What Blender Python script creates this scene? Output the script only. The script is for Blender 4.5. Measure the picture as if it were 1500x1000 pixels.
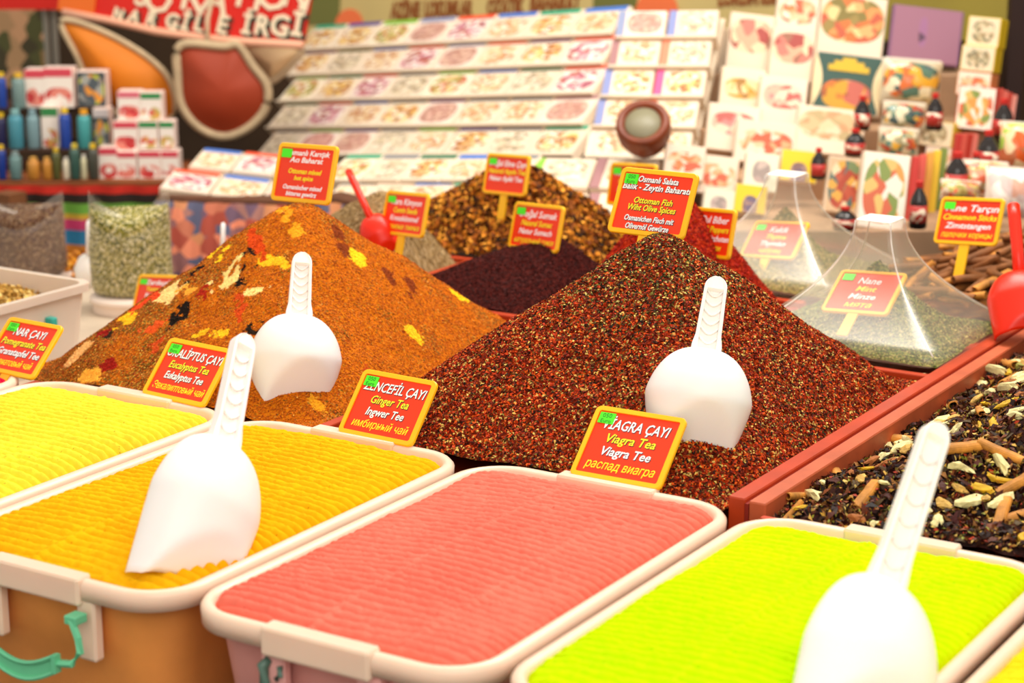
import bpy, math, random
import numpy as np
from mathutils import Vector, Matrix
random.seed(7); rng = np.random.default_rng(7)
PI = math.pi
for o in list(bpy.data.objects): bpy.data.objects.remove(o)
SC = bpy.context.scene; COL = SC.collection

# ------------------------------------------------------------------ camera, light, exposure
HC = 0.85            # camera height above the tub rims
RZ = 0.85            # height of the tub rims and tray rims above the floor
FPX = 3042.0
PITCH = math.atan2(770, FPX); YAW = math.atan2(1950, 3138)
cam_d = bpy.data.cameras.new('camera'); cam = bpy.data.objects.new('camera', cam_d); COL.objects.link(cam)
cam.location = (0, 0, RZ + HC); cam.rotation_euler = (PI/2 - PITCH, 0, YAW)
cam_d.lens = FPX * 36 / 1500; cam_d.sensor_width = 36; cam_d.clip_end = 60
cam_d.dof.use_dof = True; cam_d.dof.focus_distance = 2.92; cam_d.dof.aperture_fstop = 4.2
SC.camera = cam
w = bpy.data.worlds.new('world'); SC.world = w; w.use_nodes = True
w.node_tree.nodes['Background'].inputs[0].default_value = (1.0, 0.93, 0.83, 1)
w.node_tree.nodes['Background'].inputs[1].default_value = 0.50
def area(name, loc, target, sx, sy, power, col):
    l = bpy.data.lights.new(name, 'AREA'); l.shape = 'RECTANGLE'; l.size = sx; l.size_y = sy; l.energy = power; l.color = col
    o = bpy.data.objects.new(name, l); COL.objects.link(o); o.location = loc
    o.rotation_euler = (Vector(target) - Vector(loc)).to_track_quat('-Z', 'Y').to_euler(); return o
area('canopy_daylight', (-1.4, 4.0, 3.3), (-1.5, 2.3, 0.85), 2.0, 1.0, 62, (1, .95, .88))
area('street_daylight', (0.3, 0.2, 3.0), (-1.9, 3.0, 1.0), 2.5, 2.0, 36, (1, .95, .88))
area('stall_daylight', (-3.2, 3.4, 3.9), (-3.0, 5.4, 1.3), 3.0, 1.2, 34, (1, .93, .82))
SC.view_settings.view_transform = 'Standard'; SC.view_settings.look = 'None'
SC.view_settings.exposure = 0.6; SC.view_settings.gamma = 1; SC.view_settings.use_curve_mapping = False

# ------------------------------------------------------------------ pixel -> place helpers
cp, sp_, cy_, sy_ = math.cos(PITCH), math.sin(PITCH), math.cos(YAW), math.sin(YAW)
def ray(x, y):
    dx = (x-750)/FPX; dy = -(y-500)/FPX
    h = cp + dy*sp_; v = -sp_ + dy*cp
    return Vector((-h*sy_ + dx*cy_, h*cy_ + dx*sy_, v))
CAMP = Vector((0, 0, RZ+HC))
def P(x, y, z=RZ):
    r = ray(x, y); return CAMP + r*((z-CAMP.z)/r.z)
FW = Vector((-sy_*cp, cy_*cp, -sp_))
def D(x, y, d):
    r = ray(x, y); return CAMP + r*(d/r.dot(FW))
def U(x): return x*HC
def PX(n, d): return n*d/FPX

# ------------------------------------------------------------------ colour and materials
def lin(c):
    if isinstance(c, str): c = tuple(int(c[i:i+2], 16) for i in (0, 2, 4))
    return tuple(((v/255)/12.92 if v/255 <= .04045 else ((v/255+.055)/1.055)**2.4) for v in c) + (1,)
MATS = {}
def newmat(name):
    m = bpy.data.materials.new(name); m.use_nodes = True
    n = m.node_tree.nodes; return m, n, m.node_tree.links, n['Principled BSDF']
def flat(name, col, rough=.5, var=.0, scale=40, bump=0, metal=0, sss=0, spec=.4, trans=0, alpha=1, emit=0):
    if name in MATS: return MATS[name]
    m, n, L, b = newmat(name); c = lin(col)
    b.inputs['Base Color'].default_value = c; b.inputs['Roughness'].default_value = rough
    b.inputs['Metallic'].default_value = metal; b.inputs['Specular IOR Level'].default_value = spec
    if sss: b.inputs['Subsurface Weight'].default_value = sss; b.inputs['Subsurface Radius'].default_value = (.02, .012, .008); b.inputs['Subsurface Scale'].default_value = 1
    if trans: b.inputs['Transmission Weight'].default_value = trans
    if alpha < 1: b.inputs['Alpha'].default_value = alpha
    if var or bump:
        t = n.new('ShaderNodeTexCoord'); z = n.new('ShaderNodeTexNoise'); z.inputs['Scale'].default_value = scale; z.inputs['Detail'].default_value = 5
        L.new(t.outputs['Object'], z.inputs['Vector'])
        if var:
            r = n.new('ShaderNodeValToRGB'); e = r.color_ramp.elements
            e[0].position = .3; e[1].position = .7
            e[0].color = tuple(v*(1-var) for v in c[:3]) + (1,); e[1].color = tuple(min(1, v*(1+var*.6)) for v in c[:3]) + (1,)
            L.new(z.outputs['Fac'], r.inputs[0]); L.new(r.outputs[0], b.inputs['Base Color'])
        if bump:
            bp = n.new('ShaderNodeBump'); bp.inputs['Strength'].default_value = bump; bp.inputs['Distance'].default_value = .003
            L.new(z.outputs['Fac'], bp.inputs['Height']); L.new(bp.outputs[0], b.inputs['Normal'])
    MATS[name] = m; return m
def attr(name, rough=.8, bump=.3, scale=400, spec=.15):
    if name in MATS: return MATS[name]
    m, n, L, b = newmat(name); a = n.new('ShaderNodeAttribute'); a.attribute_name = 'tint'
    L.new(a.outputs['Color'], b.inputs['Base Color']); b.inputs['Roughness'].default_value = rough; b.inputs['Specular IOR Level'].default_value = spec
    if bump:
        t = n.new('ShaderNodeTexCoord'); z = n.new('ShaderNodeTexNoise'); z.inputs['Scale'].default_value = scale; L.new(t.outputs['Object'], z.inputs['Vector'])
        bp = n.new('ShaderNodeBump'); bp.inputs['Strength'].default_value = bump; bp.inputs['Distance'].default_value = .003
        L.new(z.outputs['Fac'], bp.inputs['Height']); L.new(bp.outputs[0], b.inputs['Normal'])
    MATS[name] = m; return m
def speck(name, cols, scale=120, rough=.85, bump=.5, stretch=(1, 1, 1)):
    """voronoi grains, one palette colour per grain"""
    if name in MATS: return MATS[name]
    m, n, L, b = newmat(name); t = n.new('ShaderNodeTexCoord'); mp = n.new('ShaderNodeMapping'); mp.inputs['Scale'].default_value = stretch
    v = n.new('ShaderNodeTexVoronoi'); v.inputs['Scale'].default_value = scale
    L.new(t.outputs['Object'], mp.inputs[0]); L.new(mp.outputs[0], v.inputs['Vector'])
    s = n.new('ShaderNodeSeparateColor'); L.new(v.outputs['Color'], s.inputs[0])
    r = n.new('ShaderNodeValToRGB'); r.color_ramp.interpolation = 'CONSTANT'; e = r.color_ramp.elements
    e[0].color = lin(cols[0]); e[1].position = 1/len(cols); e[1].color = lin(cols[1])
    for i, c in enumerate(cols[2:]): q = e.new((i+2)/len(cols)); q.color = lin(c)
    L.new(s.outputs[0], r.inputs[0]); L.new(r.outputs[0], b.inputs['Base Color'])
    b.inputs['Roughness'].default_value = rough; b.inputs['Specular IOR Level'].default_value = .2
    bp = n.new('ShaderNodeBump'); bp.inputs['Strength'].default_value = bump; bp.inputs['Distance'].default_value = .004
    L.new(v.outputs['Distance'], bp.inputs['Height']); L.new(bp.outputs[0], b.inputs['Normal'])
    MATS[name] = m; return m
def printed(name, bg, cols, scale=7, rx=.42, ry=.34, cx=.5, cz=.5, rough=.45, arch=0):
    """flat print on a carton: background paper with a picture made of coloured patches in an oval field"""
    if name in MATS: return MATS[name]
    m, n, L, b = newmat(name); t = n.new('ShaderNodeTexCoord'); oi = n.new('ShaderNodeObjectInfo')
    sx = n.new('ShaderNodeSeparateXYZ'); L.new(t.outputs['Generated'], sx.inputs[0])
    def math_(op, a, bb):
        q = n.new('ShaderNodeMath'); q.operation = op
        for i, v in enumerate((a, bb)):
            if isinstance(v, (int, float)): q.inputs[i].default_value = v
            else: L.new(v, q.inputs[i])
        return q.outputs[0]
    dx = math_('DIVIDE', math_('SUBTRACT', sx.outputs[0], cx), rx); dz = math_('DIVIDE', math_('SUBTRACT', sx.outputs[2], cz), ry)
    d = math_('ADD', math_('POWER', math_('ABSOLUTE', dx, 0), 2.6), math_('POWER', math_('ABSOLUTE', dz, 0), 2.6))
    mask = math_('LESS_THAN', d, 1.0)
    add = n.new('ShaderNodeVectorMath'); add.operation = 'ADD'; L.new(t.outputs['Generated'], add.inputs[0])
    cmb = n.new('ShaderNodeCombineXYZ'); rm = math_('MULTIPLY', oi.outputs['Random'], 37.0); L.new(rm, cmb.inputs[0]); L.new(rm, cmb.inputs[2]); L.new(cmb.outputs[0], add.inputs[1])
    v = n.new('ShaderNodeTexVoronoi'); v.inputs['Scale'].default_value = scale; L.new(add.outputs[0], v.inputs['Vector'])
    s = n.new('ShaderNodeSeparateColor'); L.new(v.outputs['Color'], s.inputs[0])
    r = n.new('ShaderNodeValToRGB'); r.color_ramp.interpolation = 'CONSTANT'; e = r.color_ramp.elements
    e[0].color = lin(cols[0]); e[1].position = 1/len(cols); e[1].color = lin(cols[1])
    for i, c in enumerate(cols[2:]): q = e.new((i+2)/len(cols)); q.color = lin(c)
    L.new(s.outputs[0], r.inputs[0])
    mx = n.new('ShaderNodeMix'); mx.data_type = 'RGBA'; mx.inputs['A'].default_value = lin(bg)
    L.new(mask, mx.inputs['Factor']); L.new(r.outputs[0], mx.inputs['B']); L.new(mx.outputs['Result'], b.inputs['Base Color'])
    b.inputs['Roughness'].default_value = rough
    MATS[name] = m; return m
def film(name, tint, milky=.25, gloss=.12):
    if name in MATS: return MATS[name]
    m = bpy.data.materials.new(name); m.use_nodes = True; n = m.node_tree.nodes; L = m.node_tree.links; n.clear()
    out = n.new('ShaderNodeOutputMaterial'); tr = n.new('ShaderNodeBsdfTransparent'); df = n.new('ShaderNodeBsdfDiffuse'); gl = n.new('ShaderNodeBsdfGlossy')
    tr.inputs[0].default_value = (1, 1, 1, 1); df.inputs[0].default_value = lin(tint); gl.inputs[0].default_value = (1, .97, .93, 1); gl.inputs['Roughness'].default_value = .3
    a = n.new('ShaderNodeMixShader'); a.inputs[0].default_value = milky; L.new(tr.outputs[0], a.inputs[1]); L.new(df.outputs[0], a.inputs[2])
    lw = n.new('ShaderNodeLayerWeight'); lw.inputs[0].default_value = .35
    mm = n.new('ShaderNodeMath'); mm.operation = 'MULTIPLY_ADD'; mm.inputs[1].default_value = .22; mm.inputs[2].default_value = gloss; L.new(lw.outputs['Facing'], mm.inputs[0])
    c = n.new('ShaderNodeMixShader'); L.new(mm.outputs[0], c.inputs[0]); L.new(a.outputs[0], c.inputs[1]); L.new(gl.outputs[0], c.inputs[2]); L.new(c.outputs[0], out.inputs[0])
    MATS[name] = m; return m

# ------------------------------------------------------------------ mesh helpers
def link(name, me, m=None, parent=None, mat4=None, smooth=False):
    o = bpy.data.objects.new(name, me); COL.objects.link(o)
    if m is not None:
        for q in (m if isinstance(m, (list, tuple)) else [m]): me.materials.append(q)
    if parent is not None: o.parent = parent
    if mat4 is not None: o.matrix_local = mat4
    if smooth: me.shade_smooth()
    return o
def tag(o, label, cat, group=None, kind=None):
    o['label'] = label; o['category'] = cat
    if group: o['group'] = group
    if kind: o['kind'] = kind
    return o
def root(name, loc=(0, 0, 0), M=None):
    o = bpy.data.objects.new(name, None); COL.objects.link(o); o.empty_display_size = .05
    if M is not None: o.matrix_world = M
    else: o.location = loc
    return o
class MB:
    def __init__(s): s.v = []; s.f = []; s.mi = []
    def add(s, vs, fs, M=None, mi=0):
        k = len(s.v)
        s.v += [tuple(M @ Vector(v)) if M is not None else tuple(v) for v in vs]
        s.f += [tuple(i+k for i in f) for f in fs]; s.mi += [mi]*len(fs); return s
    def box(s, x0, x1, y0, y1, z0, z1, M=None, mi=0, bev=0):
        if bev:
            b = bev
            def ring(z, i): return [(x0+i, y0+b, z), (x0+b, y0+i, z), (x1-b, y0+i, z), (x1-i, y0+b, z), (x1-i, y1-b, z), (x1-b, y1-i, z), (x0+b, y1-i, z), (x0+i, y1-b, z)]
            rr = [ring(z0, b*.6), ring(z0+b, 0), ring(z1-b, 0), ring(z1, b*.6)]
            vs = [p for r in rr for p in r]; fs = [tuple(range(7, -1, -1)), tuple(range(24, 32))]
            for a in range(3):
                for i in range(8): j = (i+1) % 8; fs.append((a*8+i, a*8+j, a*8+8+j, a*8+8+i))
            return s.add(vs, fs, M, mi)
        vs = [(x0, y0, z0), (x1, y0, z0), (x1, y1, z0), (x0, y1, z0), (x0, y0, z1), (x1, y0, z1), (x1, y1, z1), (x0, y1, z1)]
        return s.add(vs, [(3, 2, 1, 0), (4, 5, 6, 7), (0, 1, 5, 4), (1, 2, 6, 5), (2, 3, 7, 6), (3, 0, 4, 7)], M, mi)
    def lathe(s, prof, n=20, M=None, mi=0, sx=1, sy=1):
        vs = []; fs = []
        for (r, z) in prof:
            for i in range(n): a = 2*PI*i/n; vs.append((r*math.cos(a)*sx, r*math.sin(a)*sy, z))
        for j in range(len(prof)-1):
            for i in range(n): k = (i+1) % n; fs.append((j*n+i, j*n+k, (j+1)*n+k, (j+1)*n+i))
        fs.append(tuple(range(n-1, -1, -1))); fs.append(tuple((len(prof)-1)*n+i for i in range(n)))
        return s.add(vs, fs, M, mi)
    def tube(s, pts, r, n=8, M=None, mi=0, closed=False, flatk=1):
        pts = [Vector(p) for p in pts]; N = len(pts); vs = []; fs = []; up = Vector((0, 0, 1))
        for j, p in enumerate(pts):
            a = pts[(j-1) % N] if (closed or j > 0) else p; b = pts[(j+1) % N] if (closed or j < N-1) else p
            t = (b-a).normalized(); q = up if abs(t.z) < .95 else Vector((1, 0, 0)); u = t.cross(q).normalized(); w_ = u.cross(t)
            rr = r[j] if isinstance(r, (list, tuple)) else r
            for i in range(n): an = 2*PI*i/n; vs.append(tuple(p + u*rr*math.cos(an) + w_*rr*flatk*math.sin(an)))
        for j in range(N if closed else N-1):
            for i in range(n): k = (i+1) % n; j2 = (j+1) % N; fs.append((j*n+i, j*n+k, j2*n+k, j2*n+i))
        if not closed: fs.append(tuple(range(n-1, -1, -1))); fs.append(tuple((N-1)*n+i for i in range(n)))
        return s.add(vs, fs, M, mi)
    def build(s, name, m, parent=None, mat4=None, smooth=False):
        me = bpy.data.meshes.new(name); me.from_pydata(s.v, [], s.f)
        if any(s.mi): me.polygons.foreach_set('material_index', s.mi)
        me.validate(); me.update()
        o = link(name, me, m, parent, mat4)
        if smooth: me.polygons.foreach_set('use_smooth', [True]*len(me.polygons)); 
        return o
def rrect(x0, x1, y0, y1, r, n=6):
    pts = []
    for cx, cy, a0 in ((x1-r, y1-r, 0), (x0+r, y1-r, PI/2), (x0+r, y0+r, PI), (x1-r, y0+r, 1.5*PI)):
        for i in range(n+1): a = a0 + PI/2*i/n; pts.append((cx+r*math.cos(a), cy+r*math.sin(a)))
    return pts
def rings(mb, rr, cap0=True, cap1=True, M=None, mi=0):
    n = len(rr[0]); vs = [p for r in rr for p in r]; fs = []
    for j in range(len(rr)-1):
        for i in range(n): k = (i+1) % n; fs.append((j*n+i, j*n+k, (j+1)*n+k, (j+1)*n+i))
    if cap0: fs.append(tuple(range(n-1, -1, -1)))
    if cap1: fs.append(tuple((len(rr)-1)*n+i for i in range(n)))
    mb.add(vs, fs, M, mi)
def np_mesh(name, V, F, m, tint=None, parent=None, smooth=False, per='POINT'):
    me = bpy.data.meshes.new(name); k = F.shape[1]
    me.vertices.add(len(V)); me.vertices.foreach_set('co', np.ascontiguousarray(V, dtype=np.float32).ravel())
    me.loops.add(F.size); me.loops.foreach_set('vertex_index', F.astype(np.int32).ravel())
    me.polygons.add(len(F)); me.polygons.foreach_set('loop_start', np.arange(0, F.size, k, dtype=np.int32))
    me.update(calc_edges=True)
    if smooth: me.polygons.foreach_set('use_smooth', [True]*len(F))
    if tint is not None:
        a = me.color_attributes.new('tint', 'FLOAT_COLOR', 'POINT'); a.data.foreach_set('color', np.ascontiguousarray(tint, dtype=np.float32).ravel())
    return link(name, me, m, parent)
def vnoise(x, y, s, seed=0):
    """smooth value noise"""
    r = np.random.default_rng(seed).random((64, 64)); u = x*s; v = y*s
    iu = np.floor(u).astype(int); iv = np.floor(v).astype(int); fu = u-iu; fv = v-iv; fu = fu*fu*(3-2*fu); fv = fv*fv*(3-2*fv)
    g = lambda a, b: r[a % 64, b % 64]
    return (g(iu, iv)*(1-fu)+g(iu+1, iv)*fu)*(1-fv) + (g(iu, iv+1)*(1-fu)+g(iu+1, iv+1)*fu)*fv - .5
def grid(x0, x1, y0, y1, nx, ny, hf):
    X, Y = np.meshgrid(np.linspace(x0, x1, nx), np.linspace(y0, y1, ny)); Z = hf(X, Y)
    V = np.stack([X.ravel(), Y.ravel(), Z.ravel()], 1)
    i = np.arange(nx-1)[None, :] + nx*np.arange(ny-1)[:, None]; i = i.ravel()
    return V, np.stack([i, i+1, i+nx+1, i+nx], 1)
PAL = lambda cs: np.array([lin(c) for c in cs])
def flake_mesh(C, Nrm, size, tint, aspect=.6, tilt=.9, thick=.25):
    """one small folded chip of two triangles plus underside per point"""
    n = len(C); a = rng.normal(size=(n, 3)); Nn = Nrm + rng.normal(size=(n, 3))*tilt*.5; Nn /= np.linalg.norm(Nn, axis=1)[:, None]
    T = np.cross(Nn, a); T /= np.linalg.norm(T, axis=1)[:, None]; B = np.cross(Nn, T)
    s = (size*(.6+.8*rng.random(n)))[:, None] if np.isscalar(size) else size[:, None]
    L = T*s*.5; W = B*s*.5*aspect; Hh = Nn*s*thick
    V = np.stack([C-L-W*.4, C-W+Hh*.6, C+L+W*.2, C+W*.9+Hh], 1).reshape(-1, 3)
    k = (np.arange(n)*4)[:, None]; F = np.concatenate([k+np.array([[0, 1, 3]]), k+np.array([[1, 2, 3]])])
    return V, F, np.repeat(tint, 4, axis=0)
def scatter(name, hf, x0, x1, y0, y1, n, size, tints, m, parent, lift=.0012, aspect=.6, mask=None, tintf=None, tilt=.9):
    X = rng.uniform(x0, x1, n); Y = rng.uniform(y0, y1, n)
    if mask is not None: k = mask(X, Y); X = X[k]; Y = Y[k]
    n = len(X); e = .003; Z = hf(X, Y); gx = (hf(X+e, Y)-Z)/e; gy = (hf(X, Y+e)-Z)/e
    N = np.stack([-gx, -gy, np.ones(n)], 1); N /= np.linalg.norm(N, axis=1)[:, None]
    C = np.stack([X, Y, Z], 1) + N*lift
    t = tintf(X, Y) if tintf else tints[rng.integers(0, len(tints), n)]
    t = t*(.75+.5*rng.random((n, 1))); t[:, 3] = 1
    V, F, TT = flake_mesh(C, N, size, t, aspect, tilt)
    o = np_mesh(name, V, F, m, TT, parent); o['kind'] = 'stuff'; return o
def frame(origin, X, Z):
    X = Vector(X).normalized(); Z = Vector(Z); Y = Z.cross(X).normalized(); Z = X.cross(Y)
    M = Matrix.Identity(4)
    for i in range(3): M[i][0] = X[i]; M[i][1] = Y[i]; M[i][2] = Z[i]; M[i][3] = origin[i]
    return M
def pose(loc, yaw=0, lean=0, roll=0):
    return Matrix.Translation(Vector(loc)) @ Matrix.Rotation(yaw, 4, 'Z') @ Matrix.Rotation(-lean, 4, 'X') @ Matrix.Rotation(roll, 4, 'Y')

# ------------------------------------------------------------------ the setting
def struct(o): o['kind'] = 'structure'; return o
mfloor = flat('ground_stone', '4a3a2c', .9, .3, 6, .3)
struct(MB().box(-9, 3, -1.5, 11, -.05, 0).build('floor', mfloor))
olive = flat('fascia_olive', 'b39a55', .7, .15, 3)
# back wall follows the tiered rack, built behind it
wa = D(-60, 300, 7.6); wb = D(1560, 300, 5.75); wdir = Vector((wb.x-wa.x, wb.y-wa.y, 0)); wl = wdir.length; wyaw = math.atan2(wdir.y, wdir.x)
WM = pose((wa.x, wa.y, 0), wyaw)
struct(MB().box(-2.5, wl+2.2, 0, .06, 0, 2.9).build('wall_back', flat('wall_umber', '45301c', .9, .45, 2.2), mat4=WM))
# the fascia boards with brown lettering over the rack
def textmesh(txt, size, m, parent, M, align='CENTER', shear=0, off=0, ext=.0004, name='lettering', wfit=None, boldy=0):
    c = bpy.data.curves.new(name, 'FONT'); c.body = txt; c.size = size; c.align_x = align; c.shear = shear; c.offset = off; c.extrude = ext; c.resolution_u = 2
    t = bpy.data.objects.new('tmp', c); COL.objects.link(t); dg = bpy.context.evaluated_depsgraph_get(); dg.update()
    me = bpy.data.meshes.new_from_object(t.evaluated_get(dg)); bpy.data.objects.remove(t); me.materials.clear()
    if wfit and len(me.vertices):
        xs = [v.co.x for v in me.vertices]; ww = max(xs)-min(xs)
        if ww > 0:
            k = wfit/ww
            for v in me.vertices: v.co.x *= k
    me.name = name
    return link(name, me, m, parent, M)
RX90 = Matrix.Rotation(PI/2, 4, 'X')

# ------------------------------------------------------------------ tables and trays
wood_red = flat('painted_red_wood', 'b83c14', .45, .18, 14, .15)
wood_red_hi = flat('worn_red_wood', 'c05a34', .5, .2, 18, .15)
table = root('stall_table', (0, 0, 0)); tag(table, 'long market stall table under the powder tubs and spice trays', 'table')
TZ = RZ-.20
MB().box(U(-4.6), U(.35), U(1.9), U(2.70), TZ-.03, TZ).build('front_board', flat('galvanised_board', '8d7f7c', .5, .3, 12), table)
MB().box(U(-2.83), U(.35), U(2.70), U(3.56), RZ-.075, RZ-.05).build('rear_board', wood_red, table)
MB().box(U(-3.03), U(.35), U(3.56), U(4.52), RZ-.075, RZ-.05).build('rear_board', wood_red, table)
MB().box(U(-4.6), U(-2.835), U(2.70), U(3.555), RZ-.16, RZ-.13).build('side_board', flat('pale_board', 'c8b49c', .6, .2, 8), table)
MB().box(U(-4.6), U(-3.035), U(3.555), U(3.98), RZ-.16, RZ-.13).build('side_board', flat('pale_board', 'c8b49c'), table)
for x in (-4.5, -2.2, .25):
    for y in (1.98, 4.4): MB().box(U(x)-.03, U(x)+.03, U(y)-.03, U(y)+.03, 0, TZ-.03 if y < 3 else RZ-.075).build('leg', flat('leg_timber', '7a4a28', .7, .2, 9), table)
rail = root('divider_rail', (U(-1.27), U(2.7), RZ)); tag(rail, 'long red painted wooden rail between the spice mounds and the mixed tea heap', 'rail')
MB().box(U(-1.30), U(-1.272), U(2.712), U(4.6), RZ-.06, RZ+.002, bev=.002).build('plank', wood_red, rail, mat4=Matrix.Translation(-rail.location))
MB().box(U(-1.266), U(-1.238), U(2.712), U(4.6), RZ-.06, RZ, bev=.002).build('plank', wood_red_hi, rail, mat4=Matrix.Translation(-rail.location))
MB().box(U(-1.272), U(-1.266), U(2.712), U(4.6), RZ-.06, RZ-.004).build('groove', flat('groove_shadow_wood', '8a1e0a', .8), rail, mat4=Matrix.Translation(-rail.location))
def divider(x0, x1, y0, y1, label):
    o = MB().box(U(x0), U(x1), U(y0), U(y1), RZ-.05, RZ-.006, bev=.0015).build('tray_divider', wood_red); tag(o, label, 'divider'); return o
divider(-2.075, -2.055, 2.712, 3.55, 'red wooden strip between the orange spice mound and the dark red flake mound')
divider(-3.02, -1.30, 3.56, 3.58, 'red wooden strip behind the two big front spice mounds')
divider(-2.60, -2.58, 3.585, 3.98, 'red wooden strip between the grey seed mound and the dark purple mound')
divider(-3.02, -1.75, 3.99, 4.01, 'red wooden strip in front of the chopped apple tea mound')

# ------------------------------------------------------------------ tubs of powder
rimm = flat('tub_plastic', 'efcfb6', .35, .06, 8, sss=.3)
def tub(x0, x1, y0, y1, powder_col, body_col, label, plabel, seed, nr=38, clip=True, handle=None, dz=0, pvar=.12):
    W0, W1, Y0, Y1 = U(x0), U(x1), U(y0), U(y1); cx, cy = (W0+W1)/2, (Y0+Y1)/2; z = RZ+dz
    t = root('storage_tub', (cx, cy, TZ)); tag(t, label, 'tub', 'plastic tubs of tea powder along the front of the stall')
    hx, hy = (W1-W0)/2-.002, (Y1-Y0)/2; zz = z-TZ; lip = .0175
    body = flat('tub_body_'+body_col, body_col, .45, .22, 7, sss=.2)
    def R(i, zc, r, tap=0): return [(p[0], p[1], zc) for p in rrect(-hx+i, hx-i, -hy+i, hy-i, r, 8)]
    mb = MB(); rings(mb, [R(.045, .002, .05), R(.04, .012, .055), R(.022, zz-.03, .06), R(.019, zz-.018, .065)], True, False)
    mb.build('tub_body', body, t, smooth=True)
    mb = MB(); rings(mb, [R(.019, zz-.024, .062), R(.001, zz-.024, .074), R(.0, zz-.006, .075), R(.004, zz-.001, .072), R(.010, zz, .066), R(lip-.003, zz-.001, .056), R(lip, zz-.004, .054), R(lip+.004, zz-.03, .05)], False, False)
    mb.build('rim', rimm, t, smooth=True)
    if clip:
        for s in (-1, 1):
            mb = MB(); mb.box(-.072, .072, -.005 if s < 0 else -.020, .020 if s < 0 else .005, -.030, .003, bev=.003)
            mb.build('rim_clip', rimm, t, mat4=Matrix.Translation((0.0, s*hy, zz)))
    if handle:
        hc = flat('handle_'+handle, handle, .35, .1, 20)
        mb = MB()
        if handle == '6cc898':
            # bail handle hanging from two lugs on the short side
            pts = [(-.075, -.028, 0), (-.088, -.032, -.018), (-.092, -.034, -.034), (-.08, -.036, -.05), (-.058, -.038, -.053)]
            k = .0048
            for sx in (-1, 1): mb.tube([(p[0]*sx, p[1], p[2]) for p in pts], k, 6)
            arc = [(-.058+.116*i/10, -.040, -.052-.020*math.sin(PI*i/10)) for i in range(11)]
            n = len(arc)
            for dzp in (.009, -.011): mb.tube([(a[0], a[1], a[2]+dzp) for a in arc], .0028, 6)
            vs = [(a[0], a[1]+.001, a[2]+.009) for a in arc]+[(a[0], a[1]+.001, a[2]-.011) for a in arc]
            vs += [(a[0], a[1]+.004, a[2]) for a in vs]
            mb.add(vs, [(i, i+1, n+i+1, n+i) for i in range(n-1)]+[(2*n+i, 3*n+i, 3*n+i+1, 2*n+i+1) for i in range(n-1)])
            for sx in (-1, 1):
                mb.box(sx*.058-.003, sx*.058+.003, -.044, -.034, -.064, -.042); mb.box(sx*.075-.008, sx*.075+.010, -.032, -.012, -.005, .005, bev=.001)
            mb.build('bail_handle', hc, t, mat4=Matrix.Translation((.0, -hy+.008, zz-.040)), smooth=False)
            for sx in (-1, 1): MB().box(sx*.075-.014, sx*.075+.014, -.002, .014, -.055, .02, bev=.003).build('handle_lug', rimm, t, mat4=Matrix.Translation((0, -hy+.004, zz-.043)))
        else:
            mb = MB(); mb.tube([(0, -.006, .012), (-.006, -.012, .004), (-.003, -.014, -.012), (.004, -.016, -.026)], [.006, .007, .006, .004], 8)
            mb.box(-.008, .012, -.02, -.010, -.045, -.022, bev=.002); mb.tube([(.016, -.010, .008), (.019, -.014, -.002), (.014, -.014, -.006)], .0035, 6)
            mb.build('broken_hinge', hc, t, mat4=Matrix.Translation((-.068, -hy+.014, zz-.050)), smooth=True)
            for sx in (-1, 1): MB().box(sx*.064-.016, sx*.064+.016, -.001, .014, -.055, .02, bev=.003).build('hinge_plate', flat('plate_'+body_col, 'e8a8a0', .5, .1), t, mat4=Matrix.Translation((0, -hy+.006, zz-.048)))
    # powder, combed into ridges across the tub
    xx0, xx1, yy0, yy1 = -hx+lip+.001, hx-lip-.001, -hy+lip+.001, hy-lip-.001
    per = (yy1-yy0)/nr; rr = .052
    def hf(X, Y):
        wob = vnoise(X+5, Y+5, 7, seed)*.009 + vnoise(X+5, Y+5, 30, seed+1)*.003
        ph = (Y+wob)/per; s = np.abs(np.sin(PI*ph)); s = s**.8
        damp = .55+.9*np.clip(vnoise(X+7, Y+3, 7, seed+2)+.5, 0, 1)
        seam = np.exp(-((X+.030+vnoise(X*0+2, Y+5, 14, seed+5)*.007)/.0035)**2) + .7*np.exp(-((X-.085+vnoise(X*0+3, Y+5, 14, seed+6)*.007)/.004)**2)
        h = .0075*s*damp*(1-.6*np.clip(seam, 0, 1)) + .0062*np.clip(seam, 0, 1)
        h = h + .0022*vnoise(X+9, Y+9, 90, seed+3) + .0016*vnoise(X+9, Y+9, 260, seed+4)+.006*vnoise(X+4, Y+4, 8, seed+7)
        ex = np.minimum(X-xx0, xx1-X); ey = np.minimum(Y-yy0, yy1-Y)
        e = np.minimum(ex, ey); cr = np.hypot(np.maximum(rr-ex, 0), np.maximum(rr-ey, 0)); e = np.where((ex < rr) & (ey < rr), rr-cr, e)
        z0 = zz - .006 + .009*(1-np.exp(-np.clip(e, 0, 1)/.05)) - .010*np.exp(-np.clip(e, 0, 1)/.006) + h
        back = np.clip((Y-(yy1-.05))/.05, 0, 1); z0 = z0 - .010*back**1.5
        return np.where(e < -.0005, zz-.045, z0)
    V, F = grid(xx0, xx1, yy0, yy1, 240, 560, hf); keep = (V[F][:, :, 2] > zz-.044).all(1); F = F[keep]
    c = np.array(lin(powder_col)); fl = vnoise(V[:, 0]+5, V[:, 1]+5, 160, seed+8)*.5+vnoise(V[:, 0]+5, V[:, 1]+5, 18, seed+9)*.5
    T = np.repeat(c[None], len(V), 0)*(1+pvar*2*fl)[:, None]
    dots = rng.random(len(V)) < .0012; T[dots] = T[dots]*.35
    ed = np.minimum(np.minimum(V[:, 0]-xx0, xx1-V[:, 0]), np.minimum(V[:, 1]-yy0, yy1-V[:, 1]))
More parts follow.
